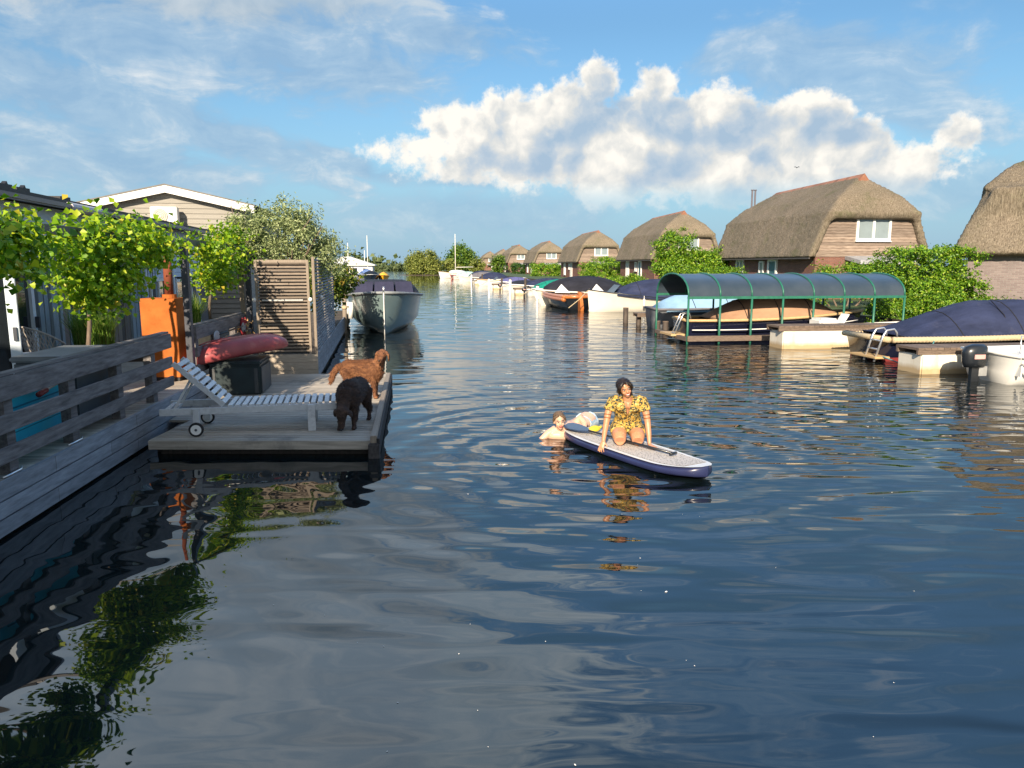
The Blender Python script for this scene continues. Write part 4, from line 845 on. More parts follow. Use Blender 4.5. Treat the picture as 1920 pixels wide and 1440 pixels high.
t = foliage('far_wood', FARTREE, [((-700 + 100 * i, 440, 3.5), (60, 8, 3.2 + (i * 7 % 3))) for i in range(15)], 6000, 3.0, None, .8, 2.6, 77); tag(t, 'low strip of distant trees along the horizon', 'wood', None, 'stuff')

SEAM = M('dark_seam_tape', (.012, .013, .02), .8)
# ================================================================== boats
def hullf(L, B, hs, hb, tr=.8, fl=.72, rake=.4, keel=-.25, bowp=.85):
    def hb_(s):                                        # half beam at the sheer
        if s < .45: return B / 2 * (tr + (1 - tr) * math.sin(s / .45 * math.pi / 2))
        return B / 2 * max(1 - ((s - .45) / .55) ** 2.3, 0) ** bowp + .015
    def zs(s): return hs + (hb - hs) * s ** 2.0
    def px(s, z): return s * L + rake * max(z, 0) / hb * s ** 8
    return hb_, zs, px, fl, keel
def hull_mesh(f, N=22):
    hb_, zs, px, fl, keel = f; mb = MB(); rings = []
    for i in range(N + 1):
        s = i / N; b = hb_(s); z = zs(s); fw = fl * (1 - .35 * s ** 3); half = []
        for k in range(8):
            u = k / 7; zz = keel * (1 - .5 * s ** 6) * (1 - u) + z * u; w = b * (fw * min(1, (u / .35)) ** .6 if u < .35 else fw + (1 - fw) * ((u - .35) / .65) ** 1.2) if u > 0 else 0.004
            half.append((px(s, zz), w, zz))
        rings.append(half[::-1] + [(x, -y, zz) for x, y, zz in half[1:]])
    n_ = len(rings[0]); mb.loft(rings, cap=False, closed=False)
    o = len(mb.v); mb.f.append(tuple(range(n_)))        # transom
    return mb
def sheer(f, s0, s1, off=.0, dz=0, N=24):
    hb_, zs, px, fl, k = f; out = []
    for i in range(N + 1): s = s0 + (s1 - s0) * i / N; out.append((px(s, zs(s)), hb_(s) + off, zs(s) + dz))
    return out
def mirror(p): return [(x, -y, z) for x, y, z in p]
def cover_mesh(f, s0, s1, prof, N=24, power=1.5, over=.03, drop=.10):
    hb_, zs, px, fl, k = f; mb = MB(); rings = []
    for i in range(N + 1):
        u = i / N; s = s0 + (s1 - s0) * u; b = hb_(s) + over; z0 = zs(s); hz = prof(u); ring = [(px(s, z0), b, z0 - drop)]
        for j in range(13):
            y = math.cos(math.pi * j / 12); ring.append((px(s, z0), b * y, z0 + hz * (1 - abs(y) ** power) + .012 * math.sin(3 * y + 9 * u)))
        ring.append((px(s, z0), -b, z0 - drop)); rings.append(ring)
    mb.loft(rings, cap=True, closed=True); return mb
def outboard(parent, x, z, s=1.0, name='outboard_motor'):
    mb = MB(); Q = lambda a, y, c: (x + a * s, y * s, z + c * s)
    mb.loft([[Q(a + .30 * sx * math.cos(2 * math.pi * k / 14) * 1.0, .16 * sx * math.sin(2 * math.pi * k / 14), c) for k in range(14)] for a, sx, c in ((-.22, .80, .0), (-.23, 1.0, .12), (-.24, 1.02, .34), (-.22, .9, .46), (-.18, .5, .52))])
    e = mb.build(name, BLACKPLASTIC, parent, True)
    q = MB(); q.loft([[Q(a, y * w, c) for a, y in ((a0 - .11, -.05), (a0 + .10, -.05), (a0 + .10, .05), (a0 - .11, .05))] for a0, w, c in ((-.2, 1, .0), (-.2, .9, -.35), (-.22, .6, -.75))]); q.build('leg', BLACKPLASTIC, e)
    q = MB(); q.box(*[v for ab in zip(Q(-.14, -.06, -.2), Q(.06, .06, .02)) for v in ab]); q.build('bracket', BRIGHTSTEEL, e)
    q = MB(); q.box(*[v for ab in zip(Q(-.36, -.168, .20), Q(-.10, -.155, .30)) for v in ab]); q.build('label_band', M('dull_pink_decal', (.55, .3, .28), .5), e)
    return e
VROT = R(7.5)                                           # slips run square to the canal
def boat(label, stern, L, B, hs, hb, hullmat, rz, covermat=None, cov=(.12, .8), prof=None, rail=TEAK, name='covered_boat', cat='boat', group=None, bottom=None, ob=False, ws=False, mast=0, rake=.35, railr=.035, drop=.12, tr=.8, cpow=1.5, fl=.72, bowp=.85):
    t = thing(name, label, cat, (stern[0], stern[1], 0), rz, group); f = hullf(L, B, hs, hb, rake=rake, tr=tr, fl=fl, bowp=bowp)
    h = hull_mesh(f).build('hull', hullmat, t, True)
    mb = MB()
    for p in (sheer(f, 0, 1, .015), mirror(sheer(f, 0, 1, .015))): mb.tube(p, railr, 6)
    mb.tube([(0, -f[0](0), f[1](0)), (0, f[0](0), f[1](0))], railr, 6); mb.build('gunwale', rail, t, True)
    d = MB(); a = sheer(f, 0, .985, -.02, -.06); bb = mirror(a); m_ = len(a); d.add(a + bb, [(i, i + 1, m_ + i + 1, m_ + i) for i in range(m_ - 1)]); d.build('deck', rail if covermat is None else covermat, t)
    if bottom:
        q = MB(); rr = []
        for i in range(23):
            s = i / 22; b_ = f[0](s) * f[3] * (1 - .35 * s ** 3) * .985 + .012; rr.append([(f[2](s, .06), b_, .09 + .05 * s), (f[2](s, 0), b_ * .97, -.12), (f[2](s, 0), -b_ * .97, -.12), (f[2](s, .06), -b_, .09 + .05 * s)])
        q.loft(rr, cap=True, closed=True); q.build('boot_stripe', bottom, t)
    if covermat is not None: cover_mesh(f, cov[0], cov[1], prof or (lambda u: .55 * math.sin(math.pi * min(1, u * 1.0 + .02)) ** .6), power=cpow, drop=drop).build('canvas_cover', covermat, t, True)
    if covermat is not None:
        pf = prof or (lambda u: .55 * math.sin(math.pi * min(1, u * 1.0 + .02)) ** .6)
        for u in (.22, .48, .76):
            s = cov[0] + (cov[1] - cov[0]) * u; b_ = f[0](s) + .03; z0 = f[1](s); q = MB()
            q.tube([(f[2](s, z0), b_ * y, z0 + pf(u) * (1 - abs(y) ** cpow) + .012 * math.sin(3 * y + 9 * u) + .004) for y in [math.cos(math.pi * j / 12) for j in range(13)]], .013, 5); q.build('cover_seam', SEAM, t, True)
    if group or name == 'canal_launch':
        for s, sd in ((.25, 1), (.6, 1), (.3, -1), (.62, -1)):
            b_ = f[0](s) + .07; z0 = f[1](s); q = MB(); q.tube([(f[2](s, z0), sd * b_, z0 + .02), (f[2](s, z0), sd * b_, z0 - .12), (f[2](s, z0), sd * b_, z0 - .16), (f[2](s, z0), sd * b_, z0 - .48), (f[2](s, z0), sd * b_, z0 - .52)], [.012, .014, .06, .06, .02], 8); q.build('fender', (WHITEPAINT, NAVYHULL)[int(L * 10) % 2], t, True)
        q = MB(); x0_ = f[2](1, hb); q.tube([(x0_ - .1, 0, hb + .02), (x0_ + .5, .25, hb * .55), (x0_ + 1.1, .6, .25)], .02, 5); q.build('mooring_line', ROPE, t, True)
    if ws:
        s = cov[1] - .02 if covermat else .6; z = f[1](s); b_ = f[0](s) * .85; x = f[2](s, z)
        q = MB(); q.add([(x + .35, -b_, z), (x + .55, 0, z), (x + .35, b_, z), (x - .05, b_ * .8, z + .42), (x + .1, 0, z + .45), (x - .05, -b_ * .8, z + .42)], [(0, 1, 4, 5), (1, 2, 3, 4)]); q.build('windscreen', GLASS, t)
    if ob: outboard(t, -.1, hs * .75, ob)
    if mast: q = MB(); q.tube([(L * .58, 0, hb * .8), (L * .58, 0, mast)], [.075, .05], 8); q.tube([(L * .56, 0, hb + .75), (L * .08, 0, hb + .8)], .05, 8); q.build('mast', M('pale_spar', (.75, .72, .64), .4), t, True)
    return t, f
dome = lambda h, a=.7: (lambda u: h * max(math.sin(math.pi * (.02 + .96 * u)), 0) ** a)

# --- grey tender on the left bank, bow towards the viewer
U = Vector((-.16, .987, 0))
t, f = boat('big grey green tender moored bow on at the left landing, dark canvas canopy', (-4.42 - .16 * 9.2, 25.8 + 9.1, 0), 9.0, 2.95, 1.12, 1.46, GREYHULL, R(-90) + math.atan(.162), None, name='moored_tender', rail=M('grey_rubber_rail', (.22, .24, .25), .6), railr=.055, rake=.15, tr=.9, fl=.93, bowp=.62)
canopy = cover_mesh(f, .28, .66, lambda u: .64 * max(math.sin(math.pi * (.02 + .96 * u)), 0) ** .38 + .0, power=5, over=-.06, drop=.0).build('canopy', BLACKCANVAS, t, True)
hbf, zsf, pxf = f[0], f[1], f[2]
for (y0, y1) in ((-1.12, -.45), (-.38, .38), (.45, 1.12)):
    q = MB(); s = .665; x = pxf(s, 1.4); z = zsf(s); w = lambda y: x + .14 - .13 * abs(y); q.add([(w(y0) + .25, y0, z + .04), (w(y1) + .25, y1, z + .04), (w(y1) - .12, y1 * .93, z + .50), (w(y0) - .12, y0 * .93, z + .50)], [(0, 1, 2, 3)])
    q.add([(w(y0) + .22, y0, z + .04), (w(y1) + .22, y1, z + .04), (w(y1) - .15, y1 * .93, z + .50), (w(y0) - .15, y0 * .93, z + .50)], [(0, 1, 2, 3)]); q.build('windscreen_panel', M('violet_reflection_screen', (.035, .035, .065), .08, .2, 3, spec=.6), t)  # violet base colour stands in for the sky reflected in the screen
q = MB(); q.tube([(pxf(1, z) + .015, 0, z) for z in (-.1, .4, .9, 1.2, 1.46)], .02, 8); q.build('stem_strip', WHITEPAINT, t, True)
q = MB(); q.tube([(pxf(.985, 1.46) - .1, 0, 1.46), (pxf(.985, 1.46) - .1, 0, 1.66)], .04, 8); q.build('bow_bollard', BRIGHTSTEEL, t, True)
q = MB(); d = sheer(f, .66, .985, -.06, -.02); m_ = len(d); q.add(d + mirror(d), [(i, i + 1, m_ + i + 1, m_ + i) for i in range(m_ - 1)]); q.build('foredeck', GREYHULL, t)
for s, zz in ((.80, .75), (.70, .72)): q = MB(); q.tube([(pxf(s, .8), -hbf(s) - .06, zz + .30), (pxf(s, .8), -hbf(s) - .10, zz - .30)], [.09, .09], 10); q.build('fender', WHITEPAINT, t, True)

def jetty(label, x, y, L, w, fx, fz, rz=VROT, name='jetty', posts=()):
    t = thing(name, label, 'jetty', (x, y, 0), rz); mb = MB(); i = 0
    while i * .155 < L: mb.box(i * .155, i * .155 + .145, -.04, w, fz + .03, fz + .085); i += 1
    mb.build('deck_boards', JETTYWOOD, t)
    mb = MB(); mb.bar((0, .0, fz - .02), (L, .0, fz - .02), .06, .10); mb.bar((0, w - .04, fz - .02), (L, w - .04, fz - .02), .06, .10); mb.build('bearers', JETTYWOOD, t)
    for (a, b_) in fx: mb = MB(); mb.box(a, b_, -.06, w + .02, -.25, fz - .075); mb.build('float', CONCRETE, t, bevel=.03)
    for p in posts: mb = MB(); mb.tube([(p, w / 2, -.6), (p, w / 2, fz + .02)], .11, 10); mb.build('pile', WETPOST, t, True)
    return t
# --- boats in the slips on the right
boat('cream launch with black rubbing line and navy canvas cover, bow to the canal', (10.35, 39.55), 6.4, 2.2, .66, 1.16, CREAMHULL, math.pi + VROT, NAVYCANVAS, (.05, .80), lambda u: .95 * math.sin(math.pi * min(1, .06 + .94 * u)) ** .75, BLACKPLASTIC, 'canal_launch', 'launch', ws=True, rake=.12, railr=.028)
# varnished wooden yacht with rudder
t, f = boat('wooden boat with orange varnished rudder and rail, stern to the viewer', (3.6, 40.0), 6.6, 2.0, .72, .95, BLACKPLASTIC, R(101), None, rail=VARNISH, name='wooden_sailboat', cat='sailboat', railr=.10)
q = MB(); q.prism([(-.05, -.09, -.3), (-.50, -.09, -.25), (-.60, -.09, .15), (-.42, -.09, .55), (-.12, -.09, .98), (.02, -.09, .95)], (0, 0, 0), (0, .18, 0)); q.build('rudder', VARNISH, t, bevel=.03)
q = MB(); q.box(6.3, 6.6, -.16, .16, -.2, 1.2); q.build('stem_post', VARNISH, t, bevel=.04)
q = MB(); q.tube(sheer(f, 0, .98, .02, -.14), .12, 8); q.tube(mirror(sheer(f, 0, .98, .02, -.14)), .12, 8); q.build('wooden_strake', VARNISH, t, True)
t, f = boat('boat under a big black domed cover with white flaps behind the wooden boat', (6.9, 45.3), 5.2, 2.2, .75, .95, CREAMHULL, math.pi + VROT, BLACKCANVAS, (.0, .93), dome(.98, .55), CREAMHULL, 'covered_boat', 'boat', railr=.05)
for x in (1.6, 3.7): q = MB(); q.add([(x, 1.15, .80), (x + .9, 1.13, .82), (x + .45, .80, 1.30), (x, 1.11, .79), (x + .9, 1.09, .81), (x + .45, .76, 1.29)], [(0, 1, 2), (3, 5, 4), (0, 2, 5, 3), (1, 4, 5, 2), (0, 3, 4, 1)]); q.build('white_cover_flap', WHITEPAINT, t)
row = [  # distance, hull, cover, label, length, cover height, outward
 (46.5, CREAMHULL, M('violet_canvas', (.10, .10, .24), .8, .2, 2), 'cream boat with violet blue cover behind the varnished wooden boat', 5.2, .6, 1),
 (52, WHITEHULL, GREYCANVAS, 'white open boat with grey cover beyond the violet covered boat', 4.6, .55, 1),
 (58, WHITEHULL, GREENCANVAS, 'white boat under bright teal green canvas', 5.6, .75, 0),
 (64, CREAMHULL, NAVYCANVAS, 'cream boat with long navy cover next to the teal covered boat', 6.2, .75, 1),
 (71, WHITEHULL, BLACKCANVAS, 'white boat with flat black cover and outboard motor', 5.0, .45, 0),
 (79, WHITEHULL, M('violet_canvas', (.1, .1, .24)), 'small white boat with violet cover before the hedge', 5.0, .6, 1),
 (88, WHITEHULL, None, 'open white motorboat without cover in the far row', 5.2, .5, 1),
 (97, WHITEHULL, NAVYCANVAS, 'white cruiser with navy hood below the fifth house', 6.4, .95, 0),
 (107, CREAMHULL, GREYCANVAS, 'cream boat with grey hood in the far row', 5.6, .9, 1),
 (118, WHITEHULL, NAVYCANVAS, 'white boat with dark hood near the far sailing boat', 6.0, 1.0, 1),
 (128, WHITEHULL, M('pale_green_canvas', (.35, .5, .45), .7), 'white boat with pale green hood nearest the red hulled boat', 5.6, .8, 0),
 (133, M('red_hull', (.42, .08, .06), .4), WHITEHULL, 'small red hulled boat beside the far white sailing boat', 3.6, .6, 1)]
for i, (Y, hm, cm, lab, L, hh, outw) in enumerate(row):
    x0 = 3.87 - .153 * (Y - 38.7) + rnd.uniform(-.2, .5); g = random.Random(i)
    st_ = (x0 + L * .99, Y + .9) if outw else (x0, Y)
    boat(lab, st_, L, 2.1, .52, .78, hm, (math.pi if outw else 0) + VROT + R(g.uniform(-5, 5)), cm, (.08, g.uniform(.66, .85)), dome(hh, g.uniform(.5, .8)), WHITEHULL if cm is not None else TEAK, 'moored_boat', 'boat', 'boats moored along the right bank', ob=(.62 if not outw else False), ws=(i % 2 == 0), railr=.05)
boat('white sailing boat with bare mast at the end of the moored row', (-6.6, 139), 6.6, 2.3, .8, 1.25, WHITEHULL, math.pi + VROT, WHITEHULL, (.25, .75), dome(.6, .4), TEAK, 'sailing_boat', 'sailboat', mast=8.0)
# finger jetties and posts between the slips
for i, (Y, lab) in enumerate(((49.2, 'short white edged jetty beyond the black domed cover'), (61, 'low jetty left of the teal covered boat'), (75, 'low jetty in the middle of the moored row'), (92.5, 'far low jetty before the fifth house'))):
    jetty(lab, 3.6 - .153 * (Y - 38.7), Y, 5.0, .8, [(.1, 2.4)], .48, posts=(3.4,))
    for k, dx in enumerate((-.35, .9)):
        t = thing('mooring_post', ('pale', 'dark')[k] + ' mooring post by the ' + lab, 'post', (3.6 - .153 * (Y - 38.7) + dx, Y - .35 + k * 1.6, -.7), 0, 'mooring posts of the far slips')
        mb = MB(); mb.tube([(0, 0, 0), (.02, 0, 1.75 + .2 * (i % 2))], .10, 8); mb.build('shaft', (WHITEPAINT, WETPOST)[k], t, True); mb = MB(); mb.tube([(.02, 0, 1.75 + .2 * (i % 2)), (.02, 0, 1.80 + .2 * (i % 2))], .115, 8); mb.build('cap', (WETPOST, JETTYWOOD)[k], t, True)
# far left boats
boat('dark speedboat moored before the white roofed house', (-21.2, 112.5), 7.0, 2.6, .9, 1.1, BLACKPLASTIC, R(-78), BLACKCANVAS, (.1, .7), dome(.7, .4), WHITEHULL, 'speedboat', 'speedboat', ws=True)
boat('cream motorboat in front of the dark speedboat', (-17.6, 84.5), 6.0, 2.4, .7, .9, CREAMHULL, R(-82), GREYCANVAS, (.1, .5), dome(.4, .5), CREAMHULL, 'motorboat', 'motorboat')
boat('small bright yellow boat at far left', (-19.5, 114), 5.0, 1.7, .75, .95, M('yellow_hull', (.75, .40, .02), .4), R(-80), M('yellow_canvas', (.70, .38, .03), .6), (.05, .8), dome(.65, .4), BLACKPLASTIC, 'workboat', 'boat')
boat('sailing boat with tall mast behind the yellow boat', (-26.5, 131), 7.5, 2.4, .8, 1.1, WHITEHULL, R(-60), M('mid_blue_canvas', (.12, .2, .42), .7), (.2, .75), dome(.9, .5), WHITEHULL, 'sailing_boat', 'sailboat', mast=7.3)
boat('sailing boat with shorter mast behind the yellow boat', (-27.0, 137), 6.5, 2.2, .7, 1.0, CREAMHULL, R(-75), NAVYCANVAS, (.2, .75), dome(.7, .5), WHITEHULL, 'sailing_boat', 'sailboat', mast=5.0)
t = thing('white_roofed_house', 'low white house with pale hipped roof beyond the grey tender', 'house', (-27.5, 132, 0), R(8))
mb = MB(); mb.box(-4.5, 3.0, 0, 8, .1, 2.3); mb.build('wall', WHITEPAINT, t)
mb = MB(); mb.loft([[(-5, -.5, 2.31), (3.5, -.5, 2.31), (3.5, 8.5, 2.31), (-5, 8.5, 2.31)], [(-4.9, -.4, 2.45), (3.4, -.4, 2.45), (3.4, 8.4, 2.45), (-4.9, 8.4, 2.45)], [(-2.5, 3.5, 3.9), (-1.0, 3.5, 3.9), (-1.0, 4.5, 3.9), (-2.5, 4.5, 3.9)]]); mb.build('roof', M('pale_grey_tiles', (.62, .60, .56), .8), t)
for x in (-3.4, -1.9, -.4, 1.4):
    q = MB(); q.box(x, x + .8, -.03, .01, 1.0, 1.9); w_ = q.build('window', GLASS, t)
t = thing('flagpole', 'thin pale flagpole above the white roofed house', 'flagpole', (-25.6, 118, .1)); mb = MB(); mb.tube([(0, 0, 0), (0, 0, 5.6)], [.07, .04], 8); mb.build('pole', WHITEPAINT, t, True); mb = MB(); mb.ell((0, 0, 5.65), (.08, .08, .08), 8, 6); mb.build('finial', WHITEPAINT, t, True)

# --- green boat canopy
CO = (5.4, 22.9)
t = thing('boat_canopy', 'green steel boat canopy with arched smoked blue roof over the tan covered boat', 'canopy', (CO[0], CO[1], 0), VROT)
CL, CW, ZBm, RISE = 7.15, 3.0, 1.42, .70
arc = [(CW / 2 - CW / 2 * math.cos(math.pi * k / 16), ZBm + RISE * math.sin(math.pi * k / 16) ** .85) for k in range(17)]
NB = 7
for i in range(NB):
    x0 = CL * i / NB; x1 = CL * (i + 1) / NB; mb = MB(); v = [(x0 + .012, y, z) for y, z in arc] + [(x1 - .012, y, z) for y, z in arc] + [(x0 + .012, y, z - .012) for y, z in arc] + [(x1 - .012, y, z - .012) for y, z in arc]
    mb.add(v, [(k, k + 1, 17 + k + 1, 17 + k) for k in range(16)] + [(34 + k, 51 + k, 51 + k + 1, 34 + k + 1) for k in range(16)]); mb.build('roof_panel', POLY, t, True)
for i in range(NB + 1):
    x = CL * i / NB; mb = MB(); mb.tube([(x, y, z + .012) for y, z in arc], .030, 6); mb.build('arch_rib', GREENSTEEL, t, True)
    for y in (0, CW):
        if i in (0, NB) or y == 0 or i % 2 == 0:
            mb = MB(); mb.tube([(x, y, -.6), (x, y, ZBm)], .036, 8); mb.build('post', GREENSTEEL, t, True)
for y in (0, CW): mb = MB(); mb.bar((-.03, y, ZBm - .01), (CL + .03, y, ZBm - .01), .06, .08); mb.build('eaves_beam', GREENSTEEL, t)
mb = MB(); mb.bar((-.02, -.02, .16), (3.0, -.02, .16), .16, .16); mb.bar((.02, 0, .14), (.02, CW, .14), .12, .12); mb.build('floating_beam', JETTYWOOD, t)
# navy boat with tan cover beneath it
t, f = boat('navy boat with tan canvas cover lying under the green canopy', (5.5, 24.35), 6.0, 2.05, .66, .90, NAVYHULL, VROT, TANCANVAS, (.16, .84), lambda u: .78 * max(math.sin(math.pi * (.03 + .94 * u)), 0) ** .8, TEAK, 'covered_sloop', 'boat', railr=.05, drop=-.02, tr=.7, cpow=2.2)
q = MB()
for p in (sheer(f, .02, .97, .012, -.30), mirror(sheer(f, .02, .97, .012, -.30))): q.tube(p, .018, 6)
q.build('white_line', WHITEPAINT, t, True)
q = MB(); q.box(-.5, .0, -.55, .55, .16, .22); q.build('swim_platform', TEAK, t)
q = MB()
for y in (-.5, -.25): q.tube([(-.42, y, .1), (-.1, y, .85), (.1, y, .9), (.16, y, .7)], .018, 6)
for k in range(3): q.tube([(-.36 + k * .1, -.5, .25 + .22 * k), (-.36 + k * .1, -.25, .25 + .22 * k)], .014, 6)
q.build('boarding_ladder', BRIGHTSTEEL, t, True)
boat('grey boat with light blue canvas behind the left end of the canopy', (5.4, 28.9), 6.2, 2.1, .75, .95, M('slate_hull', (.16, .17, .19), .4), VROT, BLUECANVAS, (.05, .85), dome(.72, .45), GREYCANVAS, 'covered_motorboat', 'boat', railr=.05)

# --- jetties with stained white floats
jetty('brown jetty with one stained white float right of the green canopy', 7.7, 21.5, 5.9, .75, [(.12, 2.3)], .58, posts=(3.4, 5.0))
jetty('nearer jetty with two stained white floats beside the black outboard motor', 9.0, 16.45, 6.0, .75, [(.08, 1.75), (1.9, 3.6)], .50)
jetty('short dark jetty on piles in front of the cream launch', 5.0, 29.8, 5.2, .6, [], .42, posts=(.15, 1.2, 2.6))
for i, (x, y, h) in enumerate(((4.75, 31.2, .62), (5.35, 27.4, .35), (5.75, 27.9, .3))):
    t = thing('mooring_post', ('pale topped mooring post before the cream launch', 'dark stump post left of the canopy', 'dark post just behind the left canopy leg')[i], 'post', (x, y, -.7)); mb = MB(); mb.tube([(0, 0, 0), (0, 0, .7 + h)], .11, 10); mb.build('shaft', WETPOST, t, True); mb = MB(); mb.tube([(0, 0, .7 + h), (0, 0, .73 + h)], .115, 10); mb.build('cap', JETTYWOOD, t)
# small white dinghy parts behind the near jetty
t, f = boat('small white dinghy with upturned seat between canopy and navy sloop', (8.9, 22.75), 4.2, 1.4, .50, .66, WHITEHULL, VROT, None, name='dinghy', railr=.03, rail=WHITEHULL)
q = MB(); q.box(.35, .95, -.35, .35, .45, .80); q.build('seat_box', WHITEPAINT, t, bevel=.06)
q = MB(); q.bar((1.1, 0, .5), (1.35, 0, .92), .4, .03, up=(1, 0, 0)); q.build('seat_back', WHITEPAINT, t)

# --- navy sloop with rope fender
t, f = boat('navy sloop with big navy canvas cover, rope fender and stern ladder at right', (9.25, 19.35), 7.2, 2.3, .62, .80, NAVYHULL, VROT, NAVYCANVAS, (.07, .93), lambda u: .80 * min(1, (u / .36)) ** .85 * min(1, ((1 - u) / .4)) ** .5 + .04, JETTYWOOD, 'canvas_covered_sloop', 'sloop', bottom=REDBOTTOM, railr=.03, tr=.86, drop=-.02, cpow=2.0)
q = MB()
for p in (sheer(f, .0, .96, .05, -.05, 150), mirror(sheer(f, .0, .96, .05, -.05, 150))): q.tube(p, [.07 + .012 * (k % 2) for k in range(151)], 8)
q.tube([(-.05, -1.0, .57), (-.05, 1.0, .57)], .07, 8); q.build('rope_fender', ROPE, t, True)
q = MB()
for y in (-.90, -.48): q.tube([(-.36, y, .02), (-.16, y, .66), (-.08, y, .80), (.12, y, .83), (.2, y, .74), (.21, y, .62)], .026, 8)
for k in range(3): q.tube([(-.33 + k * .065, -.90, .12 + .21 * k), (-.33 + k * .065, -.48, .12 + .21 * k)], .022, 6)
q.build('boarding_ladder', BRIGHTSTEEL, t, True)
q = MB(); q.box(-.40, .0, -1.0, .1, .10, .155); q.build('swim_platform', TEAK, t, bevel=.01)
q = MB(); q.tube([(-.2, -1.0, .16), (.1, -1.18, -.02 + .05), (.5, -1.25, .05), (.9, -1.22, .3), (1.0, -1.2, .55)], .016, 6); q.build('mooring_line', M('teal_rope', (.06, .22, .24), .8), t, True)
q = MB(); q.tube([(3.2, -1.06, .66), (3.18, -.8, 1.15), (3.1, -.4, 1.5)], .012, 5); q.build('cover_seam', BLACKCANVAS, t, True)
# --- white outboard boat
t, f = boat('white open motorboat with black outboard motor at the right edge', (9.98, 15.45), 4.8, 1.75, .60, .70, WHITEHULL, VROT, None, name='outboard_motorboat', cat='motorboat', rail=WHITEHULL, railr=.035, tr=.95)
outboard(t, -.14, .30, .92)
q = MB(); q.box(.03, .06, -.80, .80, .2, .56); q.build('transom_board', WHITEHULL, t)
q = MB(); q.box(.9, 1.5, -.6, .3, .4, .68); q.build('seat', WHITEPAINT, t, bevel=.05)
q = MB(); q.tube([(.5, -.80, .70), (.62, -.84, .92), (.8, -.84, .92), (.86, -.8, .72)], .014, 6); q.tube([(.42, -.3, .6), (.5, -.2, .95), (.8, -.2, .95)], .012, 6); q.build('grab_rail', BRIGHTSTEEL, t, True)
q = MB(); q.tube([(.1, -.89, .35), (.35, -.93, .18), (.5, -.93, .05), (.52, -.93, -.1)], .02, 6); q.build('hanging_hose', RUBBER, t, True)
q = MB(); q.tube(mirror(sheer(f, .0, .9, .012, -.14)), .012, 6); q.build('groove_line', M('groove_shade_grey', (.35, .34, .32), .5), t, True)  # grey raised line drawn as the shade in a hull groove
# bird
t = thing('flying_bird', 'tiny dark bird flying in front of the white cloud', 'bird', (22.2, 60, 9.9)); t.scale = (.5, .5, .5); mb = MB(); mb.ell((0, 0, 0), (.09, .22, .08), 8, 6); mb.build('body', BLACKPLASTIC, t, True)
for s_ in (-1, 1): mb = MB(); mb.add([(s_ * .05, -.08, .03), (s_ * .05, .1, .03), (s_ * .3, .06, .18), (s_ * .42, -.06, .05), (s_ * .05, -.08, .05), (s_ * .05, .1, .05), (s_ * .3, .06, .2), (s_ * .42, -.06, .07)], [(0, 1, 2, 3), (4, 7, 6, 5), (0, 3, 7, 4), (3, 2, 6, 7), (2, 1, 5, 6)]); mb.build('wing', BLACKPLASTIC, t)
# ================================================================== paddle board, people, dogs
BZ = .125
BD = Vector((.51, -.86, 0)); BA = math.atan2(BD.y, BD.x)
BO = Vector((1.50, 9.27, 0))
t = thing('paddle_board', 'navy edged paddle board with speckled grey pad carrying the kneeling woman', 'paddle board', BO, BA)
def bw(s): return .345 * max(1 - abs(s) ** (3.4 if s > 0 else 3.2), 0) ** .5 + .004
XL = lambda s: s * 1.36 if s > 0 else s * 1.34
RK = lambda s: .06 * max(s - .55, 0) ** 1.6 * 3 if s > 0 else 0
mb = MB(); rings = []
for i in range(41):
    s = -1 + i / 20; w = bw(s); rings.append([(XL(s), w * math.copysign(abs(math.cos(a)) ** .5, math.cos(a)) if abs(math.cos(a)) > 1e-6 else 0, .058 + RK(s) + .062 * math.copysign(abs(math.sin(a)) ** .7, math.sin(a))) for a in [2 * math.pi * k / 24 for k in range(24)]])
mb.loft(rings); mb.build('hull', M('navy_vinyl', (.022, .028, .085), .3, .2, 3, coat=.2), t, True)
def padm():
    m, n, b = nt_new('speckled_pad'); tcx = n.nodes.new('ShaderNodeTexCoord'); v = n.nodes.new('ShaderNodeTexVoronoi'); v.inputs['Scale'].default_value = 44; n.links.new(tcx.outputs['Object'], v.inputs[0])
    c = ramp(n, v.outputs['Distance'], [(.24, (.06, .06, .065)), (.36, (.50, .47, .44))]); n.links.new(c, b.inputs['Base Color']); b.inputs['Roughness'].default_value = .85; return m
def top_sheet(name, s0, s1, k, dz, mat):
    mb = MB(); v = []; N = 40
    for i in range(N + 1):
        s = s0 + (s1 - s0) * i / N; w = bw(s) * k
        for j in range(9): y = -w + 2 * w * j / 8; v.append((XL(s), y, .1205 + RK(s) + dz - .004 * (abs(y) / .4) ** 2))
    mb.add(v, [(i * 9 + j, i * 9 + j + 1, (i + 1) * 9 + j + 1, (i + 1) * 9 + j) for i in range(N) for j in range(8)]); return mb.build(name, mat, t, True)
top_sheet('deck', -.99, .985, .96, .003, M('white_vinyl_deck', (.70, .71, .72), .4, .05, 3))
top_sheet('grip_pad', -.9, .86, .80, .009, padm())
# yellow bag behind the knees, lying on the tail
tb = thing('dry_bag', 'small yellow bag lying on the tail of the paddle board', 'bag', (1.13, 9.98, .145), R(35)); tb.scale = (.75, .75, .75); mb = MB(); mb.ell((0, 0, .055), (.13, .08, .06), 12, 8); mb.build('body', M('yellow_fabric', (.72, .55, .04), .7), tb, True); mb = MB(); mb.tube([(.12, 0, .06), (.17, 0, .08)], [.03, .015], 8); mb.build('closure', M('yellow_fabric', (.72, .55, .04)), tb, True)
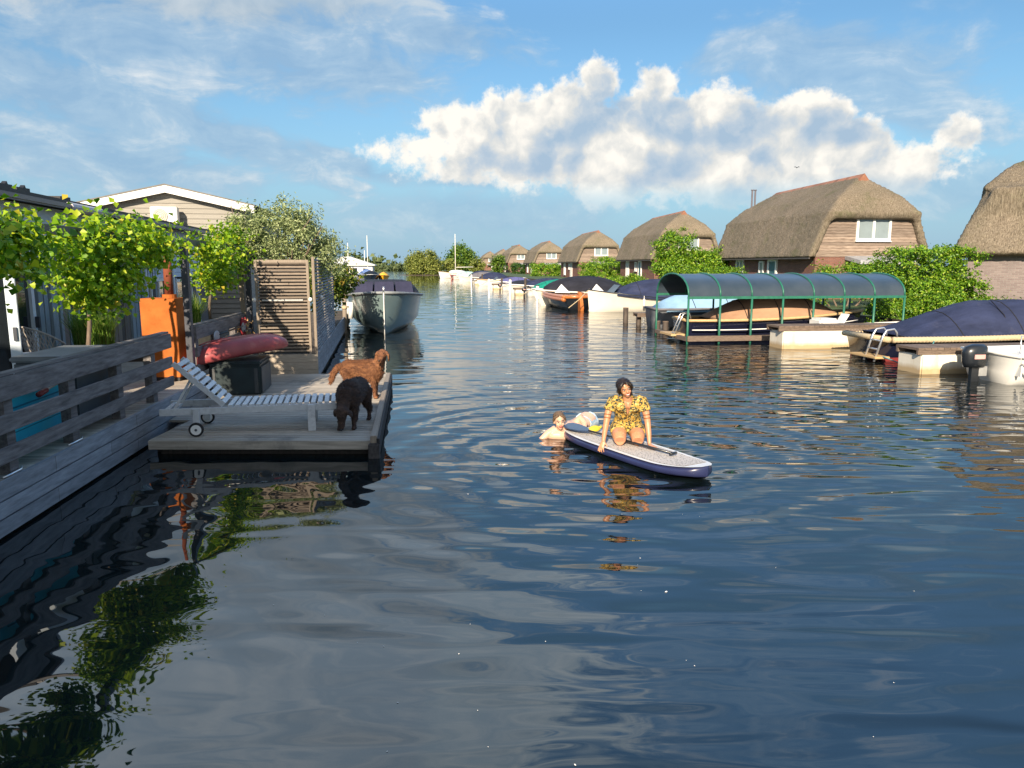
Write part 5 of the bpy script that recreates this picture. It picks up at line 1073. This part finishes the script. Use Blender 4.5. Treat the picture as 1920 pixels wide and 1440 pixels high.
# paddle across the board
tp = thing('paddle', 'black paddle with broad dark blue blade lying along the paddle board', 'paddle', (0, 0, 0))
P0 = Vector((1.04, 9.84, .19)); P1 = Vector((1.93, 8.72, .165))
mb = MB(); mb.tube([P0, P0.lerp(P1, .5), P1], .015, 10); mb.build('shaft', BLACKPLASTIC, tp, True)
mb = MB(); d = (P1 - P0).normalized(); sd = Vector((-d.y, d.x, 0)); mb.tube([P1 - sd * .055 + d * .01, P1 + sd * .055 + d * .01], .018, 8); mb.build('handle', BLACKPLASTIC, tp, True)
mb = MB(); pr = [(.0, .02), (.12, .075), (.28, .10), (.40, .09), (.46, .045)]; up = Vector((0, 0, 1)); A_ = (sd * .95 + up * .22).normalized(); N_ = d.cross(A_)
out = [P0 - d * a + A_ * w for a, w in pr] + [P0 - d * a - A_ * w for a, w in pr[::-1]]; mb.prism(out, N_ * -.008, N_ * .016); mb.build('blade', M('dark_blue_blade', (.03, .055, .11), .3), tp, bevel=.004)

# ---- people
def skin(name, col, c2):
    m, n, b = nt_new(name); c = ramp(n, noise(n, 9, (1, 1, 1), 4), [(.3, col), (.7, c2)]); n.links.new(c, b.inputs['Base Color']); b.inputs['Roughness'].default_value = .42
    b.inputs['Subsurface Weight'].default_value = .12; b.inputs['Subsurface Radius'].default_value = (.02, .008, .004); return m
SKIN_F = skin('tanned_skin', (.46, .215, .115), (.54, .27, .15)); SKIN_M = skin('fair_skin', (.60, .36, .25), (.68, .43, .31))
HAIR = M('dark_brown_hair', (.018, .012, .010), .38, .4, 30, (4, 4, 1), .003); HAIR_M = M('light_brown_hair', (.13, .085, .05), .5, .4, 30, (4, 4, 1), .003)
EYEW = M('eye_white', (.75, .73, .7), .2); IRIS = M('dark_iris', (.02, .012, .01), .1); LIPS = M('lips', (.42, .10, .085), .35); TEETH = M('teeth', (.82, .80, .75), .25); BROW = M('eyebrow', (.03, .02, .015), .7)
def hand(mb, w, palm_dir, spread, nrm, s=1.0, curl=.25, mirror_=1):
    """w: wrist; palm_dir: towards the fingers; spread: across, little finger to thumb; nrm: back of the hand."""
    w = Vector(w); D = Vector(palm_dir).normalized(); X = Vector(spread).normalized(); N = Vector(nrm).normalized()
    mb.tube([w - D * .01, w + D * .03 * s, w + D * .085 * s], [(.026 * s, .018 * s), (.036 * s, .016 * s), (.040 * s, .013 * s)], 10, side=X)
    for k, (off, L, r) in enumerate(((-.032, .058, .0075), (-.011, .074, .0085), (.011, .080, .0088), (.032, .072, .0085))):
        p = w + D * .080 * s + X * off * s; dirn = (D + X * off * 5).normalized(); pts = [p]; cur = dirn
        for j in range(3): cur = (cur - N * curl * (.4 + .4 * j)).normalized(); p = p + cur * L * s * (.45, .32, .23)[j]; pts.append(p)
        mb.tube(pts, [r * s, r * .95 * s, r * .88 * s, r * .7 * s], 8)
    p = w + D * .022 * s + X * .030 * s; mb.tube([p, p + (X * .75 + D * .6) * .035 * s, p + (X * .75 + D * 1.0) * .062 * s], [.013 * s, .0105 * s, .008 * s], 8)
def head(parts, c, M3, s=1.0):
    """head pieces in local head space (x right, -y towards the face, z up), M3 rotates them, c is the head centre"""
    mb, = parts; T = lambda p: Vector(c) + M3 @ (Vector(p) * s)
    def el(p, r, n=16, m=10):
        rings = []
        for i in range(m + 1):
            a = max(min(-math.pi / 2 + math.pi * i / m, 1.53), -1.53); rings.append([T((p[0] + r[0] * math.cos(a) * math.cos(2 * math.pi * k / n), p[1] + r[1] * math.cos(a) * math.sin(2 * math.pi * k / n), p[2] + r[2] * math.sin(a))) for k in range(n)])
        mb.loft(rings)
    el((0, .012, .025), (.076, .096, .092)); el((0, -.020, -.035), (.060, .072, .075)); el((0, -.055, -.090), (.030, .026, .026))     # skull, face, chin
    el((-.034, -.062, -.035), (.026, .020, .022)); el((.034, -.062, -.035), (.026, .020, .022)); el((0, -.084, .030), (.052, .016, .018))
    mb.tube([T((0, -.088, .012)), T((0, -.105, -.022)), T((0, -.104, -.034))], [.008 * s, .012 * s, .014 * s], 8)
    for x in (-1, 1): el((x * .078, .012, -.012), (.010, .020, .030), 10, 6)
    return T
def face(T, parent, s, smile):
    for x in (-1, 1):
        q = MB(); q.ell(T((x * .031, -.083, .008)), (.0115 * s, .010 * s, .0065 * s), 10, 6); q.build('eye', EYEW, parent, True)
        q = MB(); q.ell(T((x * .031, -.0925, .008)), (.0075 * s, .006 * s, .0068 * s), 8, 6); q.build('iris', IRIS, parent, True)
        q = MB(); q.tube([T((x * .014, -.096, .028)), T((x * .033, -.094, .034)), T((x * .05, -.083, .026))], .0042 * s, 6); q.build('eyebrow', BROW, parent, True)
    w = .030 if smile else .022
    q = MB(); q.tube([T((-w, -.082, -.058)), T((-w * .5, -.096, -.066)), T((0, -.099, -.068)), T((w * .5, -.096, -.066)), T((w, -.082, -.058))], .0065 * s, 8); q.tube([T((-w, -.082, -.057)), T((0, -.100, -.058)), T((w, -.082, -.057))], .005 * s, 8); q.build('lips', LIPS, parent, True)
    if smile: q = MB(); q.tube([T((-w * .8, -.090, -.060)), T((0, -.103, -.063)), T((w * .8, -.090, -.060))], .0045 * s, 8); q.build('teeth', TEETH, parent, True)

def strands(o, mat, n, length, crown, parent):   # loose locks lying over the hair, falling away from the parting
    g = np.random.default_rng(3); pol = list(o.data.polygons); ar = np.array([p.area for p in pol]); mb = MB()
    for i in g.choice(len(pol), n, p=ar / ar.sum()):
        p = pol[i]; nr = p.normal; d = (p.center - crown).normalized() + Vector((0, 0, -.35)) + Vector(g.normal(size=3) * .22); d = (d - nr * d.dot(nr) + nr * .14).normalized(); L = length * g.uniform(.5, 1.3); w = d.cross(nr)
        if w.length < 1e-3: continue
        w = w.normalized() * .0028; c = p.center; mb.add([c - w, c + w, c + d * L * .6 + w * .7 + nr * .003, c + d * L - nr * .004, c + d * L * .6 - w * .7 + nr * .003], [(0, 1, 2, 4), (4, 2, 3)])
    return mb.build('hair_locks', mat, parent)
# woman kneeling on the board, local frame: x image right, y away from viewer, z up from the deck
tw = thing('person', 'woman in yellow patterned playsuit kneeling on the paddle board, leaning on both hands', 'person', (1.47, 9.20, .132), R(-4))
tw.scale = (1.0, 1.0, .94)
mb = MB()
mb.tube([(.02, .36, .22), (.015, .33, .30), (.005, .27, .40), (-.005, .20, .49), (-.01, .15, .56), (-.015, .12, .615)], [(.165, .13), (.15, .12), (.135, .105), (.150, .11), (.165, .10), (.11, .075)], 20, side=(1, 0, 0))
for s_ in (-1, 1):
    mb.tube([(s_ * .10 + .01, .38, .17), (s_ * .115 + .01, .22, .155), (s_ * .115 + .01, .06, .115), (s_ * .112 + .01, .0, .075)], [.115, .104, .090, .074], 14)       # thigh to knee
    mb.tube([(s_ * .112 + .01, .01, .06), (s_ * .115 + .01, .18, .058), (s_ * .11 + .01, .34, .045), (s_ * .10 + .01, .46, .035)], [.058, .056, .045, .032], 12)        # shin
    mb.tube([(s_ * .10 + .01, .43, .035), (s_ * .09 + .01, .53, .03), (s_ * .085 + .01, .58, .024)], [(.032, .03), (.040, .022), (.03, .014)], 10, side=(1, 0, 0))
    mb.ell((s_ * .07 - .01, .065, .535), (.07, .055, .065))
    mb.tube([(s_ * .12 - .01, .135, .615), (s_ * .185 - .01, .12, .60)], [.055, .056], 12)
shl = {-1: [(-.195, .12, .60), (-.255, .085, .44), (-.275, .055, .315), (-.298, .02, .17), (-.312, -.01, .065)], 1: [(.175, .12, .60), (.225, .085, .44), (.245, .055, .315), (.258, .0, .17), (.262, -.045, .055)]}
for s_ in (-1, 1): mb.tube(shl[s_], [.056, .046, .040, .033, .024], 12)
hand(mb, (-.312, -.012, .06), (-.30, -.25, -.85), (1, -.4, .1), (-.8, -.3, .35), 1.0, .30)
hand(mb, (.262, -.05, .045), (.55, -.80, -.20), (-.5, -.8, 0), (0, 0, 1), 1.0, .05)
mb.tube([(-.015, .12, .60), (-.025, .085, .665), (-.035, .06, .715)], [.062, .050, .048], 12)
Mh = Euler((R(8), R(-17), R(10))).to_matrix(); hc = (-.055, .035, .785)
T = head((mb,), hc, Mh, .98)
body = mb.blend('body', SKIN_F, tw, .0072, 5)
face(T, tw, .98, True)
def patm():
    m, n, b = nt_new('yellow_print_fabric'); h1 = noise(n, 24, (1, 1, 1), 2, .5, dist=1.2); h2 = noise(n, 34, (1, 1, 1.3), 2, .5, dist=.8)
    c = mixc(n, ramp(n, h1, [(.49, (0, 0, 0)), (.53, (1, 1, 1))]), (.50, .31, .055), (.02, .03, .022)); c = mixc(n, ramp(n, h2, [(.60, (0, 0, 0)), (.64, (1, 1, 1))]), c, (.60, .50, .20))
    n.links.new(c, b.inputs['Base Color']); b.inputs['Roughness'].default_value = .8; bump(n, b, noise(n, 14, (1, 1, 1), 3), .012); return m
PRINT = patm()
mb = MB()
mb.tube([(.015, .36, .17), (.015, .335, .27), (.008, .285, .37), (.0, .235, .43), (-.005, .18, .51), (-.012, .135, .60), (-.015, .12, .64)], [(.198, .165), (.185, .150), (.163, .130), (.170, .128), (.185, .122), (.165, .095), (.10, .07)], 20, side=(1, 0, 0))
for s_ in (-1, 1):
    mb.ell((s_ * .07 - .01, .055, .535), (.085, .068, .08)); p = [Vector(v) for v in shl[s_]]
    mb.tube([(s_ * .11 - .01, .135, .625), p[0], p[0].lerp(p[1], .42), p[0].lerp(p[1], .80)], [.066, .072, .072, .080], 14)
    mb.tube([(s_ * .10 + .01, .36, .17), (s_ * .118 + .01, .23, .165), (s_ * .12 + .01, .15, .152)], [.125, .112, .104], 14)
def neck_cut(c): return (c.y < .16 and c.z > .40 and abs(c.x + .012) < .012 + (c.z - .40) * .40 and c.y < .20) or (c.z > .615 and abs(c.x + .012) < .085)
mb.blend('playsuit', PRINT, tw, .0085, 5, neck_cut)
for s_ in (-1, 1): q = MB(); q.tube([(s_ * .012 - .012, .045, .41), (s_ * .05 - .012, .0, .52), (s_ * .085 - .012, .05, .61), (s_ * .10 - .012, .12, .645), (s_ * .04 - .012, .18, .66)], [(.010, .008), (.026, .010), (.032, .010), (.030, .012), (.02, .01)], 8, side=(1, 0, 0)); q.build('collar', PRINT, tw, True)
for s_ in (-1, 1):
    p = [Vector(v) for v in shl[s_]]; q = MB()
    for k in (.18, .52): a = p[1].lerp(p[2], k); d_ = (p[2] - p[1]).normalized(); q.tube([a - d_ * .006, a + d_ * .006], .0475 - .004 * k, 14)
    q.build('arm_band', M('brown_arm_band', (.22, .075, .02), .6), tw, True)
mb = MB()
def hel(p, r, rot=None, n=14, m=8):
    rings = []
    for i in range(m + 1):
        a = max(min(-math.pi / 2 + math.pi * i / m, 1.53), -1.53); rings.append([T((p[0] + r[0] * math.cos(a) * math.cos(2 * math.pi * k / n), p[1] + r[1] * math.cos(a) * math.sin(2 * math.pi * k / n), p[2] + r[2] * math.sin(a))) for k in range(n)])
    mb.loft(rings)
hel((0, .035, .045), (.094, .100, .095)); hel((0, .07, -.03), (.085, .06, .09))
for s_ in (-1, 1): mb.tube([T((s_ * .012, -.062, .105)), T((s_ * .060, -.060, .075)), T((s_ * .086, -.018, .01)), T((s_ * .086, .02, -.03)), T((s_ * .075, .05, -.08))], [.020, .026, .022, .016, .010], 10)
mb.tube([T((.03, .10, -.02)), T((.06, .12, -.10)), T((.09, .09, -.17))], [.05, .04, .012], 10)
strands(mb.blend('hair', HAIR, tw, .0075, 3), HAIR, 1100, .05, T((0, -.02, .13)), tw)

# man floating on his front, one arm on the board's tail, local frame the same
tm = thing('person', 'man lying in the water holding the tail of the paddle board', 'person', (.68, 10.18, 0), R(0))
mb = MB()
mb.tube([(.0, .07, .115), (.09, .16, .12), (.24, .34, .10), (.38, .52, .13), (.44, .62, .16)], [(.10, .07), (.185, .095), (.165, .105), (.15, .11), (.14, .115)], 18, side=(.75, -.6, .1))
mb.ell((-.01, .09, .03), (.215, .11, .10)); mb.tube([(.44, .62, .14), (.55, .95, -.02), (.6, 1.3, -.2)], [.10, .085, .06], 10); mb.tube([(.38, .68, .12), (.42, 1.0, -.05), (.45, 1.35, -.25)], [.10, .085, .06], 10)
mb.tube([(-.06, .09, .115), (-.17, .06, .06), (-.26, .04, -.02), (-.38, .0, -.14)], [.064, .056, .045, .034], 12)
hand(mb, (-.38, .0, -.14), (-1, -.4, -.2), (.3, -1, 0), (0, 0, 1), 1.0, .1)
mb.tube([(.14, .02, .105), (.17, -.06, .055), (.22, -.12, .06), (.30, -.10, .115)], [.062, .052, .043, .030], 12)
mb.tube([(.20, .22, .13), (.31, .20, .25), (.34, .12, .19), (.33, .02, .135)], [.075, .066, .05, .034], 12)
hand(mb, (.30, -.10, .115), (1, .25, .05), (-.2, 1, 0), (0, -.1, 1), 1.0, .28); hand(mb, (.33, .02, .135), (.6, -.7, -.1), (.7, .6, 0), (0, 0, 1), 1.0, .25)
mb.tube([(.02, .07, .12), (.0, .03, .17), (-.015, .02, .20)], [.068, .058, .055], 12)
Mh = Euler((R(4), R(-6), R(6))).to_matrix(); T = head((mb,), (-.02, -.005, .255), Mh, .98)
mb.blend('body', SKIN_M, tm, .0085, 5); face(T, tm, .98, False)
mb = MB(); hel((0, .030, .048), (.083, .098, .086)); hel((0, .06, -.01), (.078, .055, .07))
for s_ in (-1, 1): mb.tube([T((s_ * .02, -.060, .100)), T((s_ * .065, -.045, .07)), T((s_ * .082, -.002, .02)), T((s_ * .080, .02, -.02))], [.016, .018, .015, .01], 10)
strands(mb.blend('hair', HAIR_M, tm, .0085, 3), HAIR_M, 700, .03, T((0, -.02, .13)), tm)
mb = MB(); mb.tube([(.33, .44, .12), (.40, .55, .115), (.46, .66, .11), (.50, .76, .04)], [(.15, .11), (.155, .125), (.155, .12), (.14, .10)], 18, side=(.75, -.6, .1)); mb.tube([(.46, .66, .14), (.54, .90, .0)], [.125, .115], 12); mb.tube([(.38, .70, .12), (.41, .95, -.03)], [.125, .115], 12)
def shortm():
    m, n, b = nt_new('pale_blue_swim_fabric'); c = mixc(n, ramp(n, noise(n, 9, (1, 1, 1), 2), [(.55, (0, 0, 0)), (.6, (1, 1, 1))]), (.60, .71, .77), (.30, .45, .58)); n.links.new(c, b.inputs['Base Color']); b.inputs['Roughness'].default_value = .6; return m
mb.blend('swim_shorts', shortm(), tm, .011, 4)
mb = None

# ---- dogs
def furm(name, c1, c2, c3):
    m, n, b = nt_new(name); h = noise(n, 11, (1, 1, 2.2), 6, .65); h2 = noise(n, 70, (1, 1, 1), 3); c = ramp(n, h, [(.32, c1), (.52, c2), (.72, c3)])
    n.links.new(mixc(n, .5, c, ramp(n, h2, [(.3, (.55, .55, .55)), (.7, (1.3, 1.3, 1.3))]), 'MULTIPLY'), b.inputs['Base Color']); b.inputs['Roughness'].default_value = .7; bump(n, b, h2, .012); return m
FUR_A = furm('chestnut_fur', (.085, .032, .014), (.19, .074, .028), (.31, .14, .055)); FUR_B = furm('dark_brown_fur', (.022, .011, .008), (.050, .026, .017), (.095, .052, .033))
NOSE = M('wet_black_nose', (.015, .012, .012), .2)
def coat(o, mat, n, length, keep, parent):
    g = np.random.default_rng(9); me = o.data; pol = [p for p in me.polygons if keep(p.center)]; ar = np.array([p.area for p in pol]); idx = g.choice(len(pol), n, p=ar / ar.sum()); mb = MB()
    for i in idx:
        p = pol[i]; nr = p.normal; d = (nr * .30 + Vector((-.45, 0, -.75)) + Vector(g.normal(size=3) * .22)); d = (d - nr * min(0, d.dot(nr)) * 1.1 + nr * .12).normalized(); c = p.center + Vector(g.uniform(-.006, .006, 3)); L = length * g.uniform(.5, 1.3); w = d.cross(nr)
        if w.length < 1e-3: continue
        w = w.normalized() * .0045; mb.add([c - w, c + w, c + d * L * .6 + w * .8 + nr * .004, c + d * L - nr * .004, c + d * L * .6 - w * .8 + nr * .004], [(0, 1, 2, 4), (4, 2, 3)])
    return mb.build('coat', mat, parent)
def dog(label, loc, rz, fur, headc, hrot, pitch=0, tailpts=None, legs=None, fat=1.0):
    """x forward, z up; shoulder height about .6 m"""
    t = thing('dog', label, 'dog', loc, rz); mb = MB(); z = .47
    mb.tube([(-.36, 0, .50), (-.30, 0, .49), (-.15, 0, .485), (.02, 0, .475), (.18, 0, .46), (.28, 0, .48), (.33, 0, .50)], [(a * fat, b_ * fat) for a, b_ in ((.07, .09), (.115, .125), (.115, .125), (.125, .145), (.135, .175), (.115, .15), (.07, .09))], 16, side=(0, 1, 0))
    nb = Vector((.27, 0, .54)); hc = Vector(headc); mb.tube([nb, nb.lerp(hc, .5) + Vector((0, 0, .01)), hc], [(.10, .115), (.085, .095), (.075, .08)], 14, side=(0, 1, 0))
    Mh = Euler(hrot).to_matrix(); T = lambda p: hc + Mh @ (Vector(p) * 1.12)
    mb.tube([T((-.07, 0, .015)), T((-.02, 0, .025)), T((.05, 0, .02)), T((.09, 0, -.005)), T((.15, 0, -.02)), T((.20, 0, -.028))], [(.06, .06), (.082, .078), (.074, .068), (.050, .048), (.042, .040), (.030, .028)], 14, side=Mh @ Vector((0, 1, 0)))
    mb.tube([T((.06, 0, -.045)), T((.16, 0, -.055))], [(.034, .02), (.024, .014)], 10, side=Mh @ Vector((0, 1, 0)))
    for s_ in (-1, 1): mb.tube([T((-.01, s_ * .066, .06)), T((.0, s_ * .095, .02)), T((.015, s_ * .10, -.05)), T((.02, s_ * .092, -.085))], [(.03, .014), (.046, .014), (.046, .013), (.02, .01)], 10, side=Mh @ Vector((1, 0, 0)))
    for s_, dx in ((-1, legs[0]), (1, legs[1])):      # front legs
        mb.tube([(.22, s_ * .085, .46), (.22 + dx * .3, s_ * .09, .34), (.215 + dx * .7, s_ * .088, .20), (.22 + dx, s_ * .088, .06), (.225 + dx, s_ * .088, .025)], [(.07, .06), (.052, .045), (.034, .034), (.03, .03), (.034, .032)], 12)
        mb.tube([(.205 + dx, s_ * .088, .026), (.275 + dx, s_ * .088, .020)], [(.034, .026), (.032, .018)], 10, side=(0, 1, 0))
    for s_, dx in ((-1, legs[2]), (1, legs[3])):      # hind legs: knee forward, hock back
        mb.tube([(-.28, s_ * .08, .48), (-.22 + dx * .3, s_ * .095, .34), (-.27 + dx * .6, s_ * .092, .26), (-.37 + dx, s_ * .088, .175), (-.345 + dx, s_ * .088, .06), (-.34 + dx, s_ * .088, .025)], [(.10, .085), (.08, .065), (.055, .045), (.034, .032), (.030, .028), (.033, .03)], 12)
        mb.tube([(-.36 + dx, s_ * .088, .026), (-.285 + dx, s_ * .088, .020)], [(.034, .026), (.032, .018)], 10, side=(0, 1, 0))
    mb.tube(tailpts, [.045] + [(.03, .05)] * (len(tailpts) - 2) + [.012], 10, side=(0, 1, 0))
    for k in range(6): mb.ell((.26 - k * .09, 0, .33 + .018 * k), (.06, .06, .05), 8, 6)       # feathering under chest and belly
    o = mb.blend('body', fur, t, .012, 4)
    coat(o, fur, 9000, .036, lambda p: p.z > .13 and (p - hc).length > .19, t)
    g = np.random.default_rng(5); co = np.empty(len(o.data.vertices) * 3, np.float32); o.data.vertices.foreach_get('co', co); co += g.normal(size=co.shape).astype(np.float32) * .0022; o.data.vertices.foreach_set('co', co)
    q = MB(); q.ell(T((.203, 0, -.012)), (.018, .022, .016), 10, 6); q.build('nose', NOSE, t, True)
    for s_ in (-1, 1): q = MB(); q.ell(T((.066, s_ * .036, .048)), (.012, .012, .012), 8, 6); q.build('eye', NOSE, t, True)
    return t
dog('chestnut long haired dog standing on the dock, looking at the viewer', (-2.50, 12.35, .201), R(-12), FUR_A, (.36, -.01, .72), (0, R(12), R(-82)), 0, [(-.35, 0, .54), (-.45, 0, .50), (-.52, .0, .40), (-.57, 0, .28), (-.60, 0, .20)], (.02, -.03, .02, -.06), 1.1)
dog('dark brown long haired dog facing the viewer with its head down at the dock edge', (-2.19, 10.12, .201), R(-97), FUR_B, (.45, .0, .27), (0, R(70), 0), 0, [(-.35, 0, .54), (-.43, .02, .46), (-.46, .03, .34), (-.47, .03, .22)], (.10, .03, .0, -.06), 1.2)

# ---- tiny bits of fluff and leaf lying on the water
g = random.Random(12); mb = MB()
for i in range(48):
    y = 3.1 + 7 * g.random() ** 1.6; x = g.uniform(-.55, .62) * y; r = g.uniform(.0015, .004) * (2.6 if i % 17 == 0 else 1); a = g.uniform(0, 3.1)
    if x < -3.2: continue
    c_, s_ = math.cos(a) * r, math.sin(a) * r; v = [(x - c_ * 1.6, y - s_ * 1.6, .003), (x + s_, y - c_, .003), (x + c_ * 1.6, y + s_ * 1.6, .004), (x - s_, y + c_, .003), (x, y, .003 + r * .8)]
    mb.add(v, [(0, 1, 4), (1, 2, 4), (2, 3, 4), (3, 0, 4), (3, 2, 1, 0)])
tag(mb.build('floating_bits', WHITEPAINT), 'tiny pale bits of fluff and leaf floating on the near water', 'flotsam', None, 'stuff')
